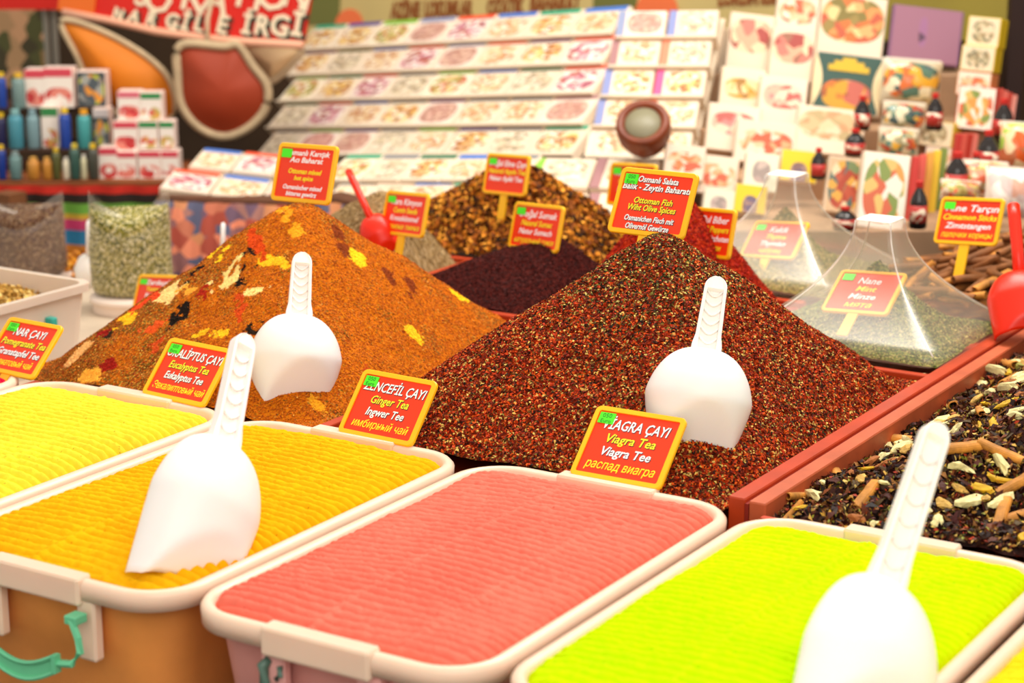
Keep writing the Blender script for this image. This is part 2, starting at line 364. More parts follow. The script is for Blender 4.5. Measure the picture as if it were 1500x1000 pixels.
    T = T*(1-np.array([.02, .2, .25, 0])[None]*np.exp(-np.clip(ed, 0, 1)/.012)[:, None]); T = np.clip(T, 0, 1); T[:, 3] = 1
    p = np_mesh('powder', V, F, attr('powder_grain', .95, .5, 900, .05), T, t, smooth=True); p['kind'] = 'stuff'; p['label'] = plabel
    # a few crumbs spilled on the lip
    return t
tub(-1.725, -1.253, 1.93, 2.685, 'f07a66', 'e09a90', 'plastic tub of combed pink powder, in the middle of the front row', 'combed pink tea powder', 1, handle='4f6a5c')
tub(-2.205, -1.735, 1.93, 2.685, 'f6b810', 'e8964a', 'plastic tub of combed golden powder with a green bail handle', 'combed golden ginger powder', 20, handle='6cc898')
tub(-2.685, -2.215, 1.93, 2.685, 'fde23c', 'e8dcae', 'plastic tub of combed lemon yellow powder, left of the golden one', 'combed lemon yellow powder', 40)
tub(-3.165, -2.695, 1.93, 2.685, 'd01840', 'e8b8b0', 'plastic tub of crimson powder at the left edge', 'combed crimson powder', 60)
tub(-1.243, -.772, 1.93, 2.685, 'ccf000', 'd8e8a8', 'plastic tub of combed lime green powder, right of the pink one', 'combed lime green powder', 80)
tub(-.762, -.29, 1.93, 2.685, 'e8e020', 'e8dcae', 'plastic tub in the bottom right corner with yellow green powder', 'yellow green powder', 100)

# ------------------------------------------------------------------ spice mounds
def pyramid(cx, cy, x0, x1, y0, y1, h, zb, seed, p=5.0, soft=.05, rough=.006, flat_top=0, rs=14):
    def hf(X, Y):
        u = np.where(X < cx, (cx-X)/(cx-x0), (X-cx)/(x1-cx)); v = np.where(Y < cy, (cy-Y)/(cy-y0), (Y-cy)/(y1-cy))
        u = np.clip(u, 0, 1.2); v = np.clip(v, 0, 1.2)
        d = (u**p+v**p)**(1/p)
        d = np.sqrt(d*d+soft*soft)-soft*.35
        hh = h*(1-d); hh = hh + rough*(vnoise(X+5, Y+5, rs, seed)+.5*vnoise(X+5, Y+5, rs*2.3, seed+1)+.25*vnoise(X+5, Y+5, rs*6, seed+2))
        return zb+np.maximum(hh, -.004)
    return hf
def march(px, py, hf):
    r = ray(px, py).normalized(); t = 1.8
    for _ in range(900):
        q = CAMP+r*t
        if q.z < float(hf(np.array([q.x]), np.array([q.y]))[0]): return q
        t += .004
    return q
def mound(name, hf, x0, x1, y0, y1, base_cols, label, cat, nx, ny, seed, tintf=None, flk=None, mat=None):
    V, F = grid(x0, x1, y0, y1, nx, ny, hf)
    if tintf: T = tintf(V[:, 0], V[:, 1])
    else:
        pal = PAL(base_cols); T = pal[rng.integers(0, len(pal), len(V))]
    o = np_mesh(name, V, F, mat or attr('spice_grain', .9, .8, 700, .1), T, None, smooth=True); tag(o, label, cat, kind='stuff'); return o
ZB = RZ-.012
# dark red flake mound
rx0, rx1, ry0, ry1 = U(-2.06), U(-1.303), U(2.70), U(3.555)
hred = pyramid(U(-1.64), U(3.13), rx0, rx1, ry0, ry1, .276, ZB, 3, p=4.5, soft=.07, rough=.008)
redp = PAL(['7a1e05', 'a82c06', 'c43e0a', 'd85a12', '5a1606', '1c1008', 'd8b058', 'b83406', '7e2208'])
redtop = PAL(['2a1a0c', '5a3010', '8a8438', 'c8b868', '3a3414', '1a1208', '7a2c0c', '8a2408', '4a4a20'])
def redtint(X, Y):
    i = rng.integers(0, len(redp), len(X)); T = redp[i].copy(); z = hred(X, Y); k = rng.random(len(X)) < np.clip((z-ZB-.15)/.12, 0, .42)+.16*np.clip(vnoise(X+3, Y+3, 20, 77)*3, 0, 1)
    T[k] = redtop[rng.integers(0, len(redtop), k.sum())]; return T
o = mound('spice_mound', hred, rx0, rx1, ry0, ry1, None, 'big steep mound of dark red pepper and olive herb flakes with a white scoop', 'spice', 260, 280, 3, tintf=lambda X, Y: redtint(X, Y)*np.array([.6, .55, .55, 1]))
scatter('flakes', hred, rx0, rx1, ry0, ry1, 95000, .0054, None, attr('flake', .7, 0, 1, .15), o, .0012, .55, tintf=redtint, tilt=1.3)
# orange mixed spice mound
ox0, ox1, oy0, oy1 = U(-2.80), U(-2.085), U(2.70), U(3.53)
hor = pyramid(U(-2.435), U(3.13), ox0, ox1, oy0, oy1, .262, ZB, 9, p=4.0, soft=.08, rough=.014, rs=11)
patches = []   # (x, y, rx, ry, angle, colour) on the mound
def pat(px, py, w_, h_, col, ang=0):
    q = march(px, py, hor); patches.append((q.x, q.y, w_, h_, ang, lin(col)))
for a in [(362, 392, .014, .03, '1e120a', .3), (283, 402, .010, .03, '1e120a', -.2), (262, 465, .012, .024, '1e120a', .2), (385, 485, .04, .010, '2a1a0c', .2), (160, 492, .012, .01, '3a2210', 0),
          (320, 372, .016, .022, 'ffd21e', .6), (335, 408, .018, .03, 'ffe08a', -.5), (250, 428, .02, .028, 'ffd88a', -.5), (380, 425, .03, .010, 'ffe08a', .5), (400, 385, .035, .009, 'ffc41e', .1),
          (523, 380, .016, .018, 'ffd21e', .8), (672, 433, .018, .02, 'ffd21e', .5), (610, 495, .014, .012, 'ffc81e', .2), (183, 468, .018, .022, 'ffc81e', .6), (325, 487, .02, .014, 'ffc81e', .5), (300, 485, .02, .009, 'ffc81e', .8),
          (410, 302, .02, .03, 'ffc060', .2), (425, 320, .012, .05, 'f5a81e', 1.0), (375, 355, .009, .034, 'd8480c', .9), (350, 450, .009, .038, 'd84c12', .8), (215, 440, .022, .025, 'f0501e', 0), (225, 480, .018, .02, 'e85a1e', 0),
          (150, 490, .012, .015, 'a01a0c', 0), (155, 540, .014, .015, 'a01a0c', 0), (118, 515, .016, .024, 'ffc878', -.4), (135, 550, .03, .012, 'ffb43c', 0), (295, 432, .012, .014, 'b0240c', 0), (470, 595, .03, .012, 'f5a81e', 0), (545, 560, .014, .03, 'c04a12', .7), (570, 400, .01, .03, '8a3a10', .8), (600, 420, .01, .03, '8a3a10', .8), (500, 355, .01, .03, '8a3a10', .8), (275, 425, .02, .01, 'ffb43c', 0), (240, 505, .02, .012, 'd8501a', .3), (335, 520, .02, .014, 'e8641e', 0)]:
    pat(*a[:4], a[4], a[5])
orp = PAL(['d06c08', 'd87008', 'b05406', 'd87c0a', '944004', 'c86206'])
orb = PAL(['9a4208', '8a3a0a', 'c8620c', '6a4a10', 'b8500a', '5a5a1a', 'c87820', 'd8a040', '7a1e0a', '8a6a20'])
def ortint(X, Y):
    n = len(X); T = orp[rng.integers(0, len(orp), n)].copy()
    g = vnoise(X+5, Y+5, 16, 91)*1.2+vnoise(X+5, Y+5, 45, 92)*.7 + np.clip((U(-2.40)-X)/.35, -.5, .45)
    k = rng.random(n) < np.clip(.35+g*1.1, .06, .85); T[k] = orb[rng.integers(0, len(orb), k.sum())]
    for (x, y, a, b, an, c) in patches:
        dx = X-x; dy = Y-y; u = (dx*math.cos(an)+dy*math.sin(an))/a; v = (-dx*math.sin(an)+dy*math.cos(an))/b
        m = (u*u+v*v+vnoise(X+2, Y+2, 70, 5)*3.0+vnoise(X+2, Y+2, 160, 6)*1.5+rng.normal(size=n)*.12) < .62; T[m] = np.array(c)*(.85+.25*rng.random((m.sum(), 1)))
    T[:, 3] = 1; return T
o = mound('spice_mound', hor, ox0, ox1, oy0, oy1, None, 'big mound of orange mixed spice with yellow, cream and black patches', 'spice', 340, 360, 9, tintf=ortint)
scatter('flakes', hor, ox0, ox1, oy0, oy1, 60000, .0030, None, attr('flake', .7, 0, 1, .15), o, .0006, .6, tintf=ortint, tilt=.8)
# spice spilled over towards the tubs
# rear mounds
def simple(cx, cy, x0, x1, y0, y1, h, cols, label, seed, n, size, p=4, soft=.1, rough=.008, asp=.6, lift=.001):
    hf = pyramid(U(cx), U(cy), U(x0), U(x1), U(y0), U(y1), h, ZB, seed, p=p, soft=soft, rough=rough)
    o = mound('spice_mound', hf, U(x0), U(x1), U(y0), U(y1), cols, label, 'spice', 120, 120, seed)
    scatter('flakes', hf, U(x0), U(x1), U(y0), U(y1), n, size, PAL(cols), attr('flake', .7, 0, 1, .15), o, lift, asp, tilt=1.2); return hf
hpul = simple(-1.965, 3.79, -2.155, -1.755, 3.585, 3.985, .245, ['a81808', '8a1206', 'c02a0c', '6a0e06', 'd04010'], 'bright red chili flake mound behind the dark red one', 31, 16000, .0045)
hsum = simple(-2.26, 3.82, -2.575, -2.155, 3.585, 3.985, .115, ['3a0e0a', '4a1410', '2a0a08', '5a1c14'], 'low dark purple brown sumac mound behind the orange one', 33, 16000, .004, soft=.2)
hkim = simple(-2.70, 3.80, -3.02, -2.605, 3.585, 3.985, .170, ['a88a58', 'c0a070', '8a6a3c', 'd0b484', '786040'], 'pale grey brown seed mound behind the orange one', 35, 20000, .004, soft=.12, asp=.35)
hiso = simple(-2.20, 4.21, -2.285, -2.115, 4.02, 4.42, .12, ['8a1206', '6a0e06', '4a0a06', 'a01c0a'], 'dark red pepper mound half hidden behind the chili flakes', 36, 8000, .005)
happ = pyramid(U(-2.60), U(4.22), U(-3.0), U(-2.295), U(4.015), U(4.45), .178, ZB, 37, p=2.6, soft=.12, rough=.02)
appc = ['c8781c', 'e09a30', '7a3c10', '4a260c', 'a85a18', '2e1a0a', 'd88a28', '8a4a14']
o = mound('tea_mound', happ, U(-3.0), U(-2.295), U(4.015), U(4.45), ['6a3a10', '3a200a', 'a86820'], 'heap of chopped brown and amber apple tea pieces', 'tea', 100, 80, 37)
scatter('chopped_pieces', happ, U(-3.0), U(-2.295), U(4.015), U(4.45), 9000, .013, PAL(appc), attr('flake', .7, 0, 1, .15), o, .004, .7, tilt=1.8)

# ------------------------------------------------------------------ price signs
yel = flat('sign_frame_yellow', 'ffbe12', .4, sss=.1); redp_ = flat('sign_panel_red', 'f23a0e', .35); whitet = flat('letter_white', 'ffffff', .4); yelt = flat('letter_yellow', 'fff028', .4)
darkt = flat('letter_shadow', '3a1a30', .5); grn = flat('sticker_green', '50f020', .5); grnd = flat('sticker_ink', '1a6a1a', .6)
def sign(pos, yaw, lean, roll, w_, h_, lines, label, shadow=False, stake=None, frame_w=.006, top_r=.009):
    """lines: (text, size fraction of height, colour, y fraction from top, width fraction, bold)"""
    M = pose(pos, yaw, lean, roll); t = root('price_sign', M=M); tag(t, label, 'sign', 'red price signs on the spices and teas')
    def plate(i, y0, y1, r, name, m, z0=0):
        pts = rrect(-w_/2+i, w_/2-i, i, h_-i, r, 4); mb = MB()
        rings(mb, [[(a, y1, b) for a, b in pts], [(a, y0, b) for a, b in pts]])
        return mb.build(name, m, t)
    # frame: bevelled ring with a recessed panel
    o_ = rrect(-w_/2, w_/2, 0, h_, top_r, 5); i_ = rrect(-w_/2+frame_w, w_/2-frame_w, frame_w, h_-frame_w, .003, 5); o2 = rrect(-w_/2+.0012, w_/2-.0012, .0012, h_-.0012, top_r-.001, 5)
    mb = MB(); rings(mb, [[(a, .003, b) for a, b in i_], [(a, .003, b) for a, b in o_], [(a, -.001, b) for a, b in o_], [(a, -.0025, b) for a, b in o2], [(a, -.0025, b) for a, b in i_], [(a, .0002, b) for a, b in i_]], False, False)
    mb.build('sign_frame', yel, t)
    plate(frame_w-.0005, -.0005, .002, .003, 'panel', redp_)
    for (s, fs, c, yf, wf, bold) in lines:
        z = h_*(1-yf)
        M2 = Matrix.Translation((0, -.0009, z)) @ RX90
        textmesh(s, fs*h_, whitet if c == 'w' else yelt, t, M2, shear=.22 if bold < 2 else 0, off=.00022*bold, ext=.0002, wfit=wf*w_)
        if shadow and bold: textmesh(s, fs*h_, darkt, t, Matrix.Translation((.0007, -.0006, z-.0006)) @ RX90, shear=.22 if bold < 2 else 0, off=.0006, ext=.0001, name='lettering_shadow', wfit=wf*w_*1.01)
    mb = MB(); mb.box(-w_/2+.010, -w_/2+.010+w_*.17, -.0022, -.0012, h_-.010-h_*.15, h_-.010)
    st = mb.build('price_sticker', grn, t)
    if shadow:
        textmesh('050', h_*.085, grnd, st, Matrix.Translation((-w_/2+.010+w_*.085, -.0023, h_-.010-h_*.07)) @ RX90, ext=.0001, name='price_figures')
        textmesh('Euro', h_*.075, grnd, st, Matrix.Translation((-w_/2+.010+w_*.085, -.0023, h_-.010-h_*.14)) @ RX90, ext=.0001, name='price_figures')
    if stake:
        mb = MB(); mb.box(-w_*.075, w_*.075, -.001, .003, -stake, 0); mb.build('stake', yel, t)
    return t
def four(a, b, c, d, wa=.72, wb=.52, wc=.5, wd=.68):
    return [(a, .2, 'w', .30, wa, 1), (b, .17, 'y', .48, wb, 1), (c, .17, 'w', .66, wc, 1), (d, .17, 'y', .85, wd, 0)]
SIGNS = {'v': (-1.2581, 2.2776, 0.8509, 0.0052, 0.8058, -0.008, 0.136, 0.1108), 'z': (-1.6392, 2.2701, 0.8503, -0.0163, 0.7067, 0.0078, 0.1302, 0.1037), 'o': (-2.0125, 2.2738, 0.8501, -0.0561, 0.7375, 0.0063, 0.1299, 0.1014), 'n': (-2.3353, 2.2532, 0.8501, -0.1001, 0.7731, -0.0247, 0.128, 0.1001), 's': (-1.4387, 2.6899, 1.0917, -0.0964, 0.4498, -0.018, 0.1365, 0.1031), 'k': (-2.1072, 2.7184, 1.0728, -0.1329, 0.3153, -0.0452, 0.1367, 0.0995), 'ki': (-2.2435, 3.2078, 0.919, -0.343, 0.2827, -0.0806, 0.1362, 0.0855), 'ap': (-2.307, 3.6788, 0.9207, -0.2967, 0.2478, -0.0699, 0.1361, 0.0874), 'su': (-1.9857, 3.2674, 0.9079, -0.2932, 0.2841, -0.0616, 0.1361, 0.0892), 's10': (-1.9463, 3.5713, 0.9485, -0.3633, 0.238, -0.0947, 0.1359, 0.0859), 'pb': (-1.6056, 3.2235, 0.9455, -0.4154, 0.2625, -0.0965, 0.1359, 0.0878), 'th': (-1.6117, 3.4963, 0.8936, -0.3136, 0.767, -0.1427, 0.1276, 0.0865), 'mi': (-1.2794, 3.1231, 0.9048, -0.1829, 0.9769, -0.1261, 0.1223, 0.0999), 'ta': (-1.2579, 3.5845, 0.9426, -0.2595, 0.4067, -0.1031, 0.1335, 0.0894), 'li': (-2.6447, 2.9413, 0.7783, -0.3136, 0.3947, -0.1499, 0.1359, 0.0689)}
LAB = {
 'v': ('red price sign with yellow frame stuck in the pink powder tub', four('VİAGRA ÇAYI', 'Viagra Tea', 'Viagra Tee', 'распад виагра', .72, .54, .54, .76), True, .03),
 'z': ('red price sign with yellow frame stuck in the golden powder tub', four('ZENCEFİL ÇAYI', 'Ginger Tea', 'Ingwer Tee', 'имбирный чай', .82, .5, .5, .74), True, .03),
 'o': ('red price sign with yellow frame stuck in the lemon yellow tub', four('OKALİPTUS ÇAYI', 'Eucalyptus Tea', 'Eukalyptus Tee', 'Эвкалиптовый чай', .86, .62, .6, .8), True, .03),
 'n': ('red price sign in the crimson tub at the left edge', four('NAR ÇAYI', 'Pomegranate Tea', 'Granatapfel Tee', 'гранатовый чай', .58, .8, .76, .7), True, .03),
 's': ('large upright sign on top of the dark red flake mound', [('Osmanlı Salata', .13, 'w', .20, .52, 1), ('Balık - Zeytin Baharatı', .13, 'w', .32, .88, 1), ('Ottoman Fish', .13, 'y', .52, .5, 1), ('Wiht Olive Spices', .13, 'y', .63, .62, 1), ('Osmanichen Fisch mit', .12, 'w', .79, .64, 1), ('Olivernöl Gewürze', .12, 'w', .91, .56, 1)], True, .05),
 'k': ('upright sign on the peak of the orange spice mound', [('Osmanlı Karışık', .13, 'w', .20, .74, 1), ('Acı Baharat', .13, 'w', .32, .56, 1), ('Ottoman mixed', .12, 'y', .51, .56, 1), ('hot spice', .11, 'y', .62, .32, 1), ('Osmanischer mixed', .11, 'w', .78, .66, 1), ('bitteres gewürz', .11, 'w', .89, .52, 1)], False, .05),
 'ki': ('small sign on the pale grey seed mound', four('Kara Kimyon', 'Cumin Seeds', 'Kreuzkümmel', 'семена тмина', .7, .55, .66, .76), False, .05),
 'ap': ('sign on top of the chopped apple tea heap', four('Doğal Elma Çayı', 'Natural Apple Tea', 'Natur Apfel Tee', '', .85, .85, .76, .6)[:3], False, .05),
 'su': ('sign standing on the dark purple sumac mound', four('Doğal Sumak', 'Natural Sumac', 'Natur Sumach', 'натуральный сумах', .75, .62, .66, .8), False, .05),
 's10': ('sign half hidden behind the large flake mound sign', four('Kırmızı Biber', 'Red Pepper', 'Roter Pfeffer', 'перец', .8, .6, .6, .5), False, .08),
 'pb': ('sign on the bright red chili flakes, right of the large upright sign', four('Acı Pul Biber', 'Hot Chili Peppers', 'Scharfe Chilischoten', 'перец чили', .76, .8, .86, .6), False, .05),
 'th': ('faded sign under the rear clear plastic cover', four('Kekik', 'Thyme', 'Thymian', 'чабрец', .34, .36, .46, .4), False, .05),
 'mi': ('faded sign under the front clear plastic cover', four('Nane', 'Mint', 'Minze', 'мята', .34, .3, .4, .4), False, .05),
 'ta': ('sign on a stake in the cinnamon stick tray', four('Tane Tarçın', 'Cinnamon Sticks', 'Zimtstangen', 'палочки корицы', .85, .84, .72, .8), False, .06),
 'li': ('little sign corner peeping out behind the orange mound', four('Zerdeçal', 'Turmeric', 'Kurkuma', 'куркума', .6, .5, .5, .5), False, .05)}
for k, q in SIGNS.items():
    kk = {'ki': .982, 'ap': .948, 'su': .985}.get(k, 1); q = tuple(CAMP+(Vector(q[:3])-CAMP)*kk)+tuple(q[3:6])+(q[6]*kk, q[7]*kk)
    lb, ln, sh, stk = LAB[k]; sign(q[:3], q[3], q[4], q[5], q[6], q[7], ln, lb, sh, stk, frame_w=.0075 if k in 'vzonsk' else .0065)

# ------------------------------------------------------------------ scoops
white_pl = flat('white_plastic', 'fdf6f0', .38, .03, 6, sss=.25); red_pl = flat('red_plastic', 'f02808', .32, sss=.1); grime = flat('scoop_grime', 'b0a48a', .9)
def scoop(tip, neck, low, W, hl, m, label, cat='scoop', twist=0, belly=.5, blen=1.25, hw=.105, ribs=True, name='scoop', face=None, group=None, hd=.05, taper=.16, fac=.40):
    """tip, neck, low: 3D points; W bowl width; local +z towards handle, -y belly"""
    up = (neck-low).normalized(); tocam = (CAMP-neck).normalized() if face is None else face
    X = (-tocam).cross(up).normalized(); X = (Matrix.Rotation(twist, 3, up) @ X)
    M = frame(neck, X, up); t = root(name, M=M); tag(t, label, cat, group)
    # bowl
    NT, NA = 30, 40; V = []; F = []; nrm = Vector((.16, -.86, -.48)).normalized(); cl = belly*W*.80
    for j in range(NT+1):
        s = j/NT; tt = s**1.25*blen*W
        q = min(1, s/.52); prof = math.sqrt(max(0, 1-(1-q)**2.0))*.8+.2*q; a = W*.5*prof*(1-taper*max(0, s-.5)**1.3*2); b = belly*W*prof*(1-.25*max(0, s-.5)); a = max(a, .002); b = max(b, .002)
        for i in range(NA):
            an = 2*PI*i/NA
            x = a*math.sin(an); y = -b*math.cos(an) if math.cos(an) > 0 else -.42*b*math.cos(an)
            p = Vector((x, y+.10*W*(1-prof), -tt)); c = p.dot(nrm)
            lim = belly*W*.86+fac*W
            if c > lim: p = p-nrm*(c-lim)
            V.append(tuple(p))
    for j in range(NT):
        for i in range(NA):
            k = (i+1) % NA; mid = 2*PI*(i+.5)/NA
            if j/NT > .50 and math.cos(mid) < -.15: continue
            F.append((j*NA+i, j*NA+k, (j+1)*NA+k, (j+1)*NA+i))
    mb = MB(); mb.add(V, [tuple(reversed(f)) for f in F]+[tuple(range(NA))])
    bo = mb.build('bowl', m, t, smooth=True); so = bo.modifiers.new('s', 'SOLIDIFY'); so.thickness = .0022; so.offset = -1
    # handle: channel section with rounded end and finger ribs
    hv = M.inverted() @ tip; L_ = hv.length; ang = frame((0, 0, 0), Vector((1, 0, 0)), hv.normalized())
    w2 = hw*W; n = 40; mb = MB()
    wfun = lambda z: w2*(.94+.06*math.cos(PI*z/L_)) * (math.sqrt(max(.0, 1-((z-(L_-w2))/w2)**2)) if z > L_-w2 else 1)
    zs = [-.02+ (L_+.02)*(i/n) for i in range(n) if -.02+(L_+.02)*(i/n) < L_-w2*.6]+[L_-w2*.55, L_-w2*.35, L_-w2*.2, L_-w2*.1, L_-w2*.04, L_-.0002]; zs.sort()
    dp = hd*W
    if ribs:
        outer = []; 
        for z in zs:
            ww = max(wfun(max(z, 0)), .0015); fy = dp*.1 if z < L_-w2*1.1 else -dp*.8; fl = max(0, 1-max(z, 0)/(.15*L_))*.003
            outer.append([(-ww-fl, dp, z), (-ww-fl, -dp*.8, z), (-ww*.86, -dp, z), (-ww*.72, -dp*.8, z), (-ww*.68, fy, z), (ww*.68, fy, z), (ww*.72, -dp*.8, z), (ww*.86, -dp, z), (ww+fl, -dp*.8, z), (ww+fl, dp, z)])
        rings(mb, outer, True, True)
        mb.build('handle', m, t, mat4=ang, smooth=False)
        for i in range(6):
            zc = L_*(.10+.135*i); ww = wfun(zc)*.70; rb = MB()
            arc = [(-ww+2*ww*k/8, -dp*.15, zc-.010*math.sin(PI*k/8)+.004) for k in range(9)]
            rb.tube(arc, W*.011, 5); rb.build('grip_rib', m, t, mat4=ang, smooth=True)
    else:
        mb.tube([(0, 0, -.02), (0, 0, L_*.3), (0, 0, L_*.8), (0, 0, L_)], [w2*1.0, w2*.95, w2*1.0, w2*.98], 14, flatk=.8); mb.build('handle', m, t, mat4=ang, smooth=True)
    mb = MB(); mb.tube([(-w2*1.1, -.004, -.012), (-w2*.6, -.010, -.016), (w2*.6, -.010, -.016), (w2*1.1, -.004, -.010)], W*.022, 6); mb.build('neck_web', m, t, smooth=True)
    return t
def sc(tip, neck, low, d0, d1, d2): return D(*tip, d0), D(*neck, d1), D(*low, d2)
q = march(1020, 650, hred); dd = (q-CAMP).dot(FW)
scoop(*sc((1058, 408), (1035, 508), (1012, 655), dd+.085, dd+.045, dd+.03), .147, .1, white_pl, 'white plastic scoop stuck in the dark red flake mound', belly=.42, taper=.40, fac=.25, blen=1.12, hw=.12, group='white plastic scoops', hd=.045)
q = march(430, 578, hor); dd = (q-CAMP).dot(FW)
scoop(*sc((444, 371), (438, 458), (428, 580), dd+.08, dd+.045, dd+.03), .142, .1, white_pl, 'white plastic scoop stuck in the orange spice mound', belly=.42, taper=.40, fac=.25, blen=1.12, hw=.12, group='white plastic scoops', twist=.1)
q = P(270, 836); dd = (q-CAMP).dot(FW)
scoop(*sc((372, 500), (330, 642), (264, 842), dd+.20, dd+.105, dd+.03), .150, .1, white_pl, 'white plastic scoop dug into the golden powder tub', belly=.38, blen=1.36, taper=.10, hw=.12, group='white plastic scoops', twist=.5)
q = P(1270, 1030); dd = (q-CAMP).dot(FW)
scoop(*sc((1402, 640), (1300, 848), (1258, 1030), dd+.17, dd+.085, dd), .152, .1, white_pl, 'white plastic scoop in the lime green tub, nearest to the viewer', belly=.38, blen=1.62, taper=.10, hw=.12, group='white plastic scoops', twist=.5)
q = march(560, 345, hkim); dd = (q-CAMP).dot(FW)
scoop(*sc((524, 246), (541, 315), (560, 355), dd+.05, dd+.0, dd), .07, .1, red_pl, 'red plastic scoop standing behind the orange spice mound', belly=.4, hw=.13, ribs=False)
scoop(*sc((1478, 302), (1493, 395), (1498, 450), 3.55, 3.5, 3.47), .115, .1, red_pl, 'red plastic scoop at the right edge by the cinnamon sticks', belly=.35, hw=.12, ribs=False, blen=1.1)

# ------------------------------------------------------------------ mixed tea heap, right of the rail
def hmix(X, Y):
    ex = (X-U(-1.236)); ey = (Y-U(2.69)); ex2 = U(-.30)-X; ey2 = U(4.25)-Y
    e = np.minimum(np.minimum(ex*.42, ey*.30+.016), np.minimum(ex2, ey2*.6)); e = np.clip(e, 0, .16)
    return RZ-.032+e+.022*vnoise(X+5, Y+5, 13, 50)+.012*vnoise(X+5, Y+5, 38, 51)+.02*np.clip(.03-ex, 0, .03)
mx0, mx1, my0, my1 = U(-1.237), U(-.35), U(2.705), U(4.25)
hib = PAL(['28100a', '3a180e', '4a2014', '1a0c08', '5a2814', '4a1c18', '34200e', '7a4020', '4c3818', '8a5a28', '220e08'])
heap = mound('tea_heap', hmix, mx0, mx1, my0, my1, ['1e0e0c', '2c1410', '3a1a14'], 'heap of mixed winter tea with dark curled hibiscus petals, right of the red rail', 'tea', 200, 260, 50)
scatter('hibiscus_petals', hmix, mx0, mx1, my0, my1, 17000, .019, hib, attr('petal', .6, .4, 300, .22), heap, .005, .38, tilt=3.0)
scatter('leaf_crumbs', hmix, mx0, mx1, my0, my1, 22000, .0085, PAL(['c89a3c', 'a8742c', 'd8b860', '8a8a30', '7a4a20', 'b03c20', '5a2a18']), attr('petal', .6, .4, 300, .22), heap, .006, .5, tilt=2.4)
MB().box(U(-1.236), U(.2), U(2.69), U(2.702), RZ-.06, RZ-.012).build('tray_edge', wood_red, heap)
def quill(L_, r, seed):
    """rolled bark: double scroll cross-section"""
    rd = random.Random(seed); mb = MB(); n = 22; sec = []
    for i in range(n+1):
        a = -1.6*PI + 3.2*PI*i/n; k = abs(a)/(1.6*PI); rr = r*(.55*(1-k)+.12+.33*1) * (1 if k < .62 else 1-.75*(k-.62)/.38)
        sec.append((rr*math.sin(a*1.0)*.98+ (r*.30 if a > 0 else -r*.30), rr*math.cos(a)))
    N = len(sec); th = r*.14; V = []; F = []; NS = 5
    for j in range(NS+1):
        x = -L_/2+L_*j/NS; b = (rd.random()-.5)*r*.3
        for (y, z) in sec: V.append((x+rd.uniform(-1, 1)*r*.1, y+b, z))
        for (y, z) in sec: V.append((x, y*(1-.22)+b, z*(1-.22)))
    for j in range(NS):
        o_ = j*2*N
        for i in range(N-1):
            F.append((o_+i, o_+i+1, o_+2*N+i+1, o_+2*N+i)); F.append((o_+N+i+1, o_+N+i, o_+3*N+i, o_+3*N+i+1))
    for o_ in (0, NS*2*N):
        for i in range(N-1): F.append((o_+i, o_+N+i, o_+N+i+1, o_+i+1))
    for j in range(NS):
        o_ = j*2*N
        for e in (0, N-1): F.append((o_+e, o_+N+e, o_+3*N+e, o_+2*N+e))
    me = bpy.data.meshes.new('quill'); me.from_pydata(V, [], F); me.update(); return me
def lump(sx, sy, sz, seed, amp=.3, sub=2, bend=0, ridge=0):
    import bmesh
    bm = bmesh.new(); bmesh.ops.create_icosphere(bm, subdivisions=sub, radius=1); rd = random.Random(seed)
    cs = [Vector((rd.uniform(-1, 1), rd.uniform(-1, 1), rd.uniform(-1, 1))).normalized() for _ in range(7)]; ws = [rd.uniform(-1, 1) for _ in cs]
    for v in bm.verts:
        k = 1+sum(w_*amp*1.5*max(0, v.co.normalized().dot(c))**3 for c, w_ in zip(cs, ws)); v.co *= k
        x = v.co.x; v.co.x *= sx; v.co.y *= sy; v.co.z *= sz
        if ridge: v.co.y *= 1+.15*math.sin(x*9)
        v.co.y += bend*sx*x*x
        v.co += Vector((rd.uniform(-1, 1)*sx, rd.uniform(-1, 1)*sy, rd.uniform(-1, 1)*sz))*.16
    me = bpy.data.meshes.new('lump'); bm.to_mesh(me); bm.free(); return me
cinn = flat('cinnamon_bark', 'c88430', .7, .45, 60, .4); cinn2 = flat('cinnamon_bark_dark', '8a5426', .75, .4, 60, .4)
ging = flat('dried_root', 'f0dc9c', .8, .4, 90, .5); ging2 = flat('dried_root_tan', 'd0a450', .8, .5, 90, .5); peel = flat('yellow_peel', 'd8a818', .7, .3, 70, .4); bud = flat('green_bud', '9c9440', .7, .3, 80, .3); bark = flat('brown_root', 'a8622c', .8, .35, 70, .4)
def meshes(lst, m, nm):
    for me in lst: me.name = nm; me.materials.append(m)
    return lst
K = {'cinnamon_stick': meshes([quill(random.uniform(.055, .085), random.uniform(.006, .0085), i) for i in range(6)], cinn, 'cinnamon_stick'),
     'ginger_piece': meshes([lump(random.uniform(.012, .021), random.uniform(.006, .010), random.uniform(.005, .008), i, .5, 2, random.uniform(-.4, .4), 1) for i in range(8)], ging, 'ginger_piece'),
     'root_chip': meshes([lump(random.uniform(.008, .014), random.uniform(.005, .008), .004, i+20, .6) for i in range(8)], ging2, 'root_chip'),
     'yellow_peel': meshes([lump(random.uniform(.016, .026), .0055, .004, i+40, .4, 2, random.uniform(-.5, .5)) for i in range(5)], peel, 'yellow_peel'),
     'green_bud': meshes([lump(.007, .006, .005, i+60, .4) for i in range(4)], bud, 'green_bud'),
     'brown_root': meshes([lump(random.uniform(.014, .02), .007, .006, i+80, .5, 2, .2, 1) for i in range(5)], bark, 'brown_root')}
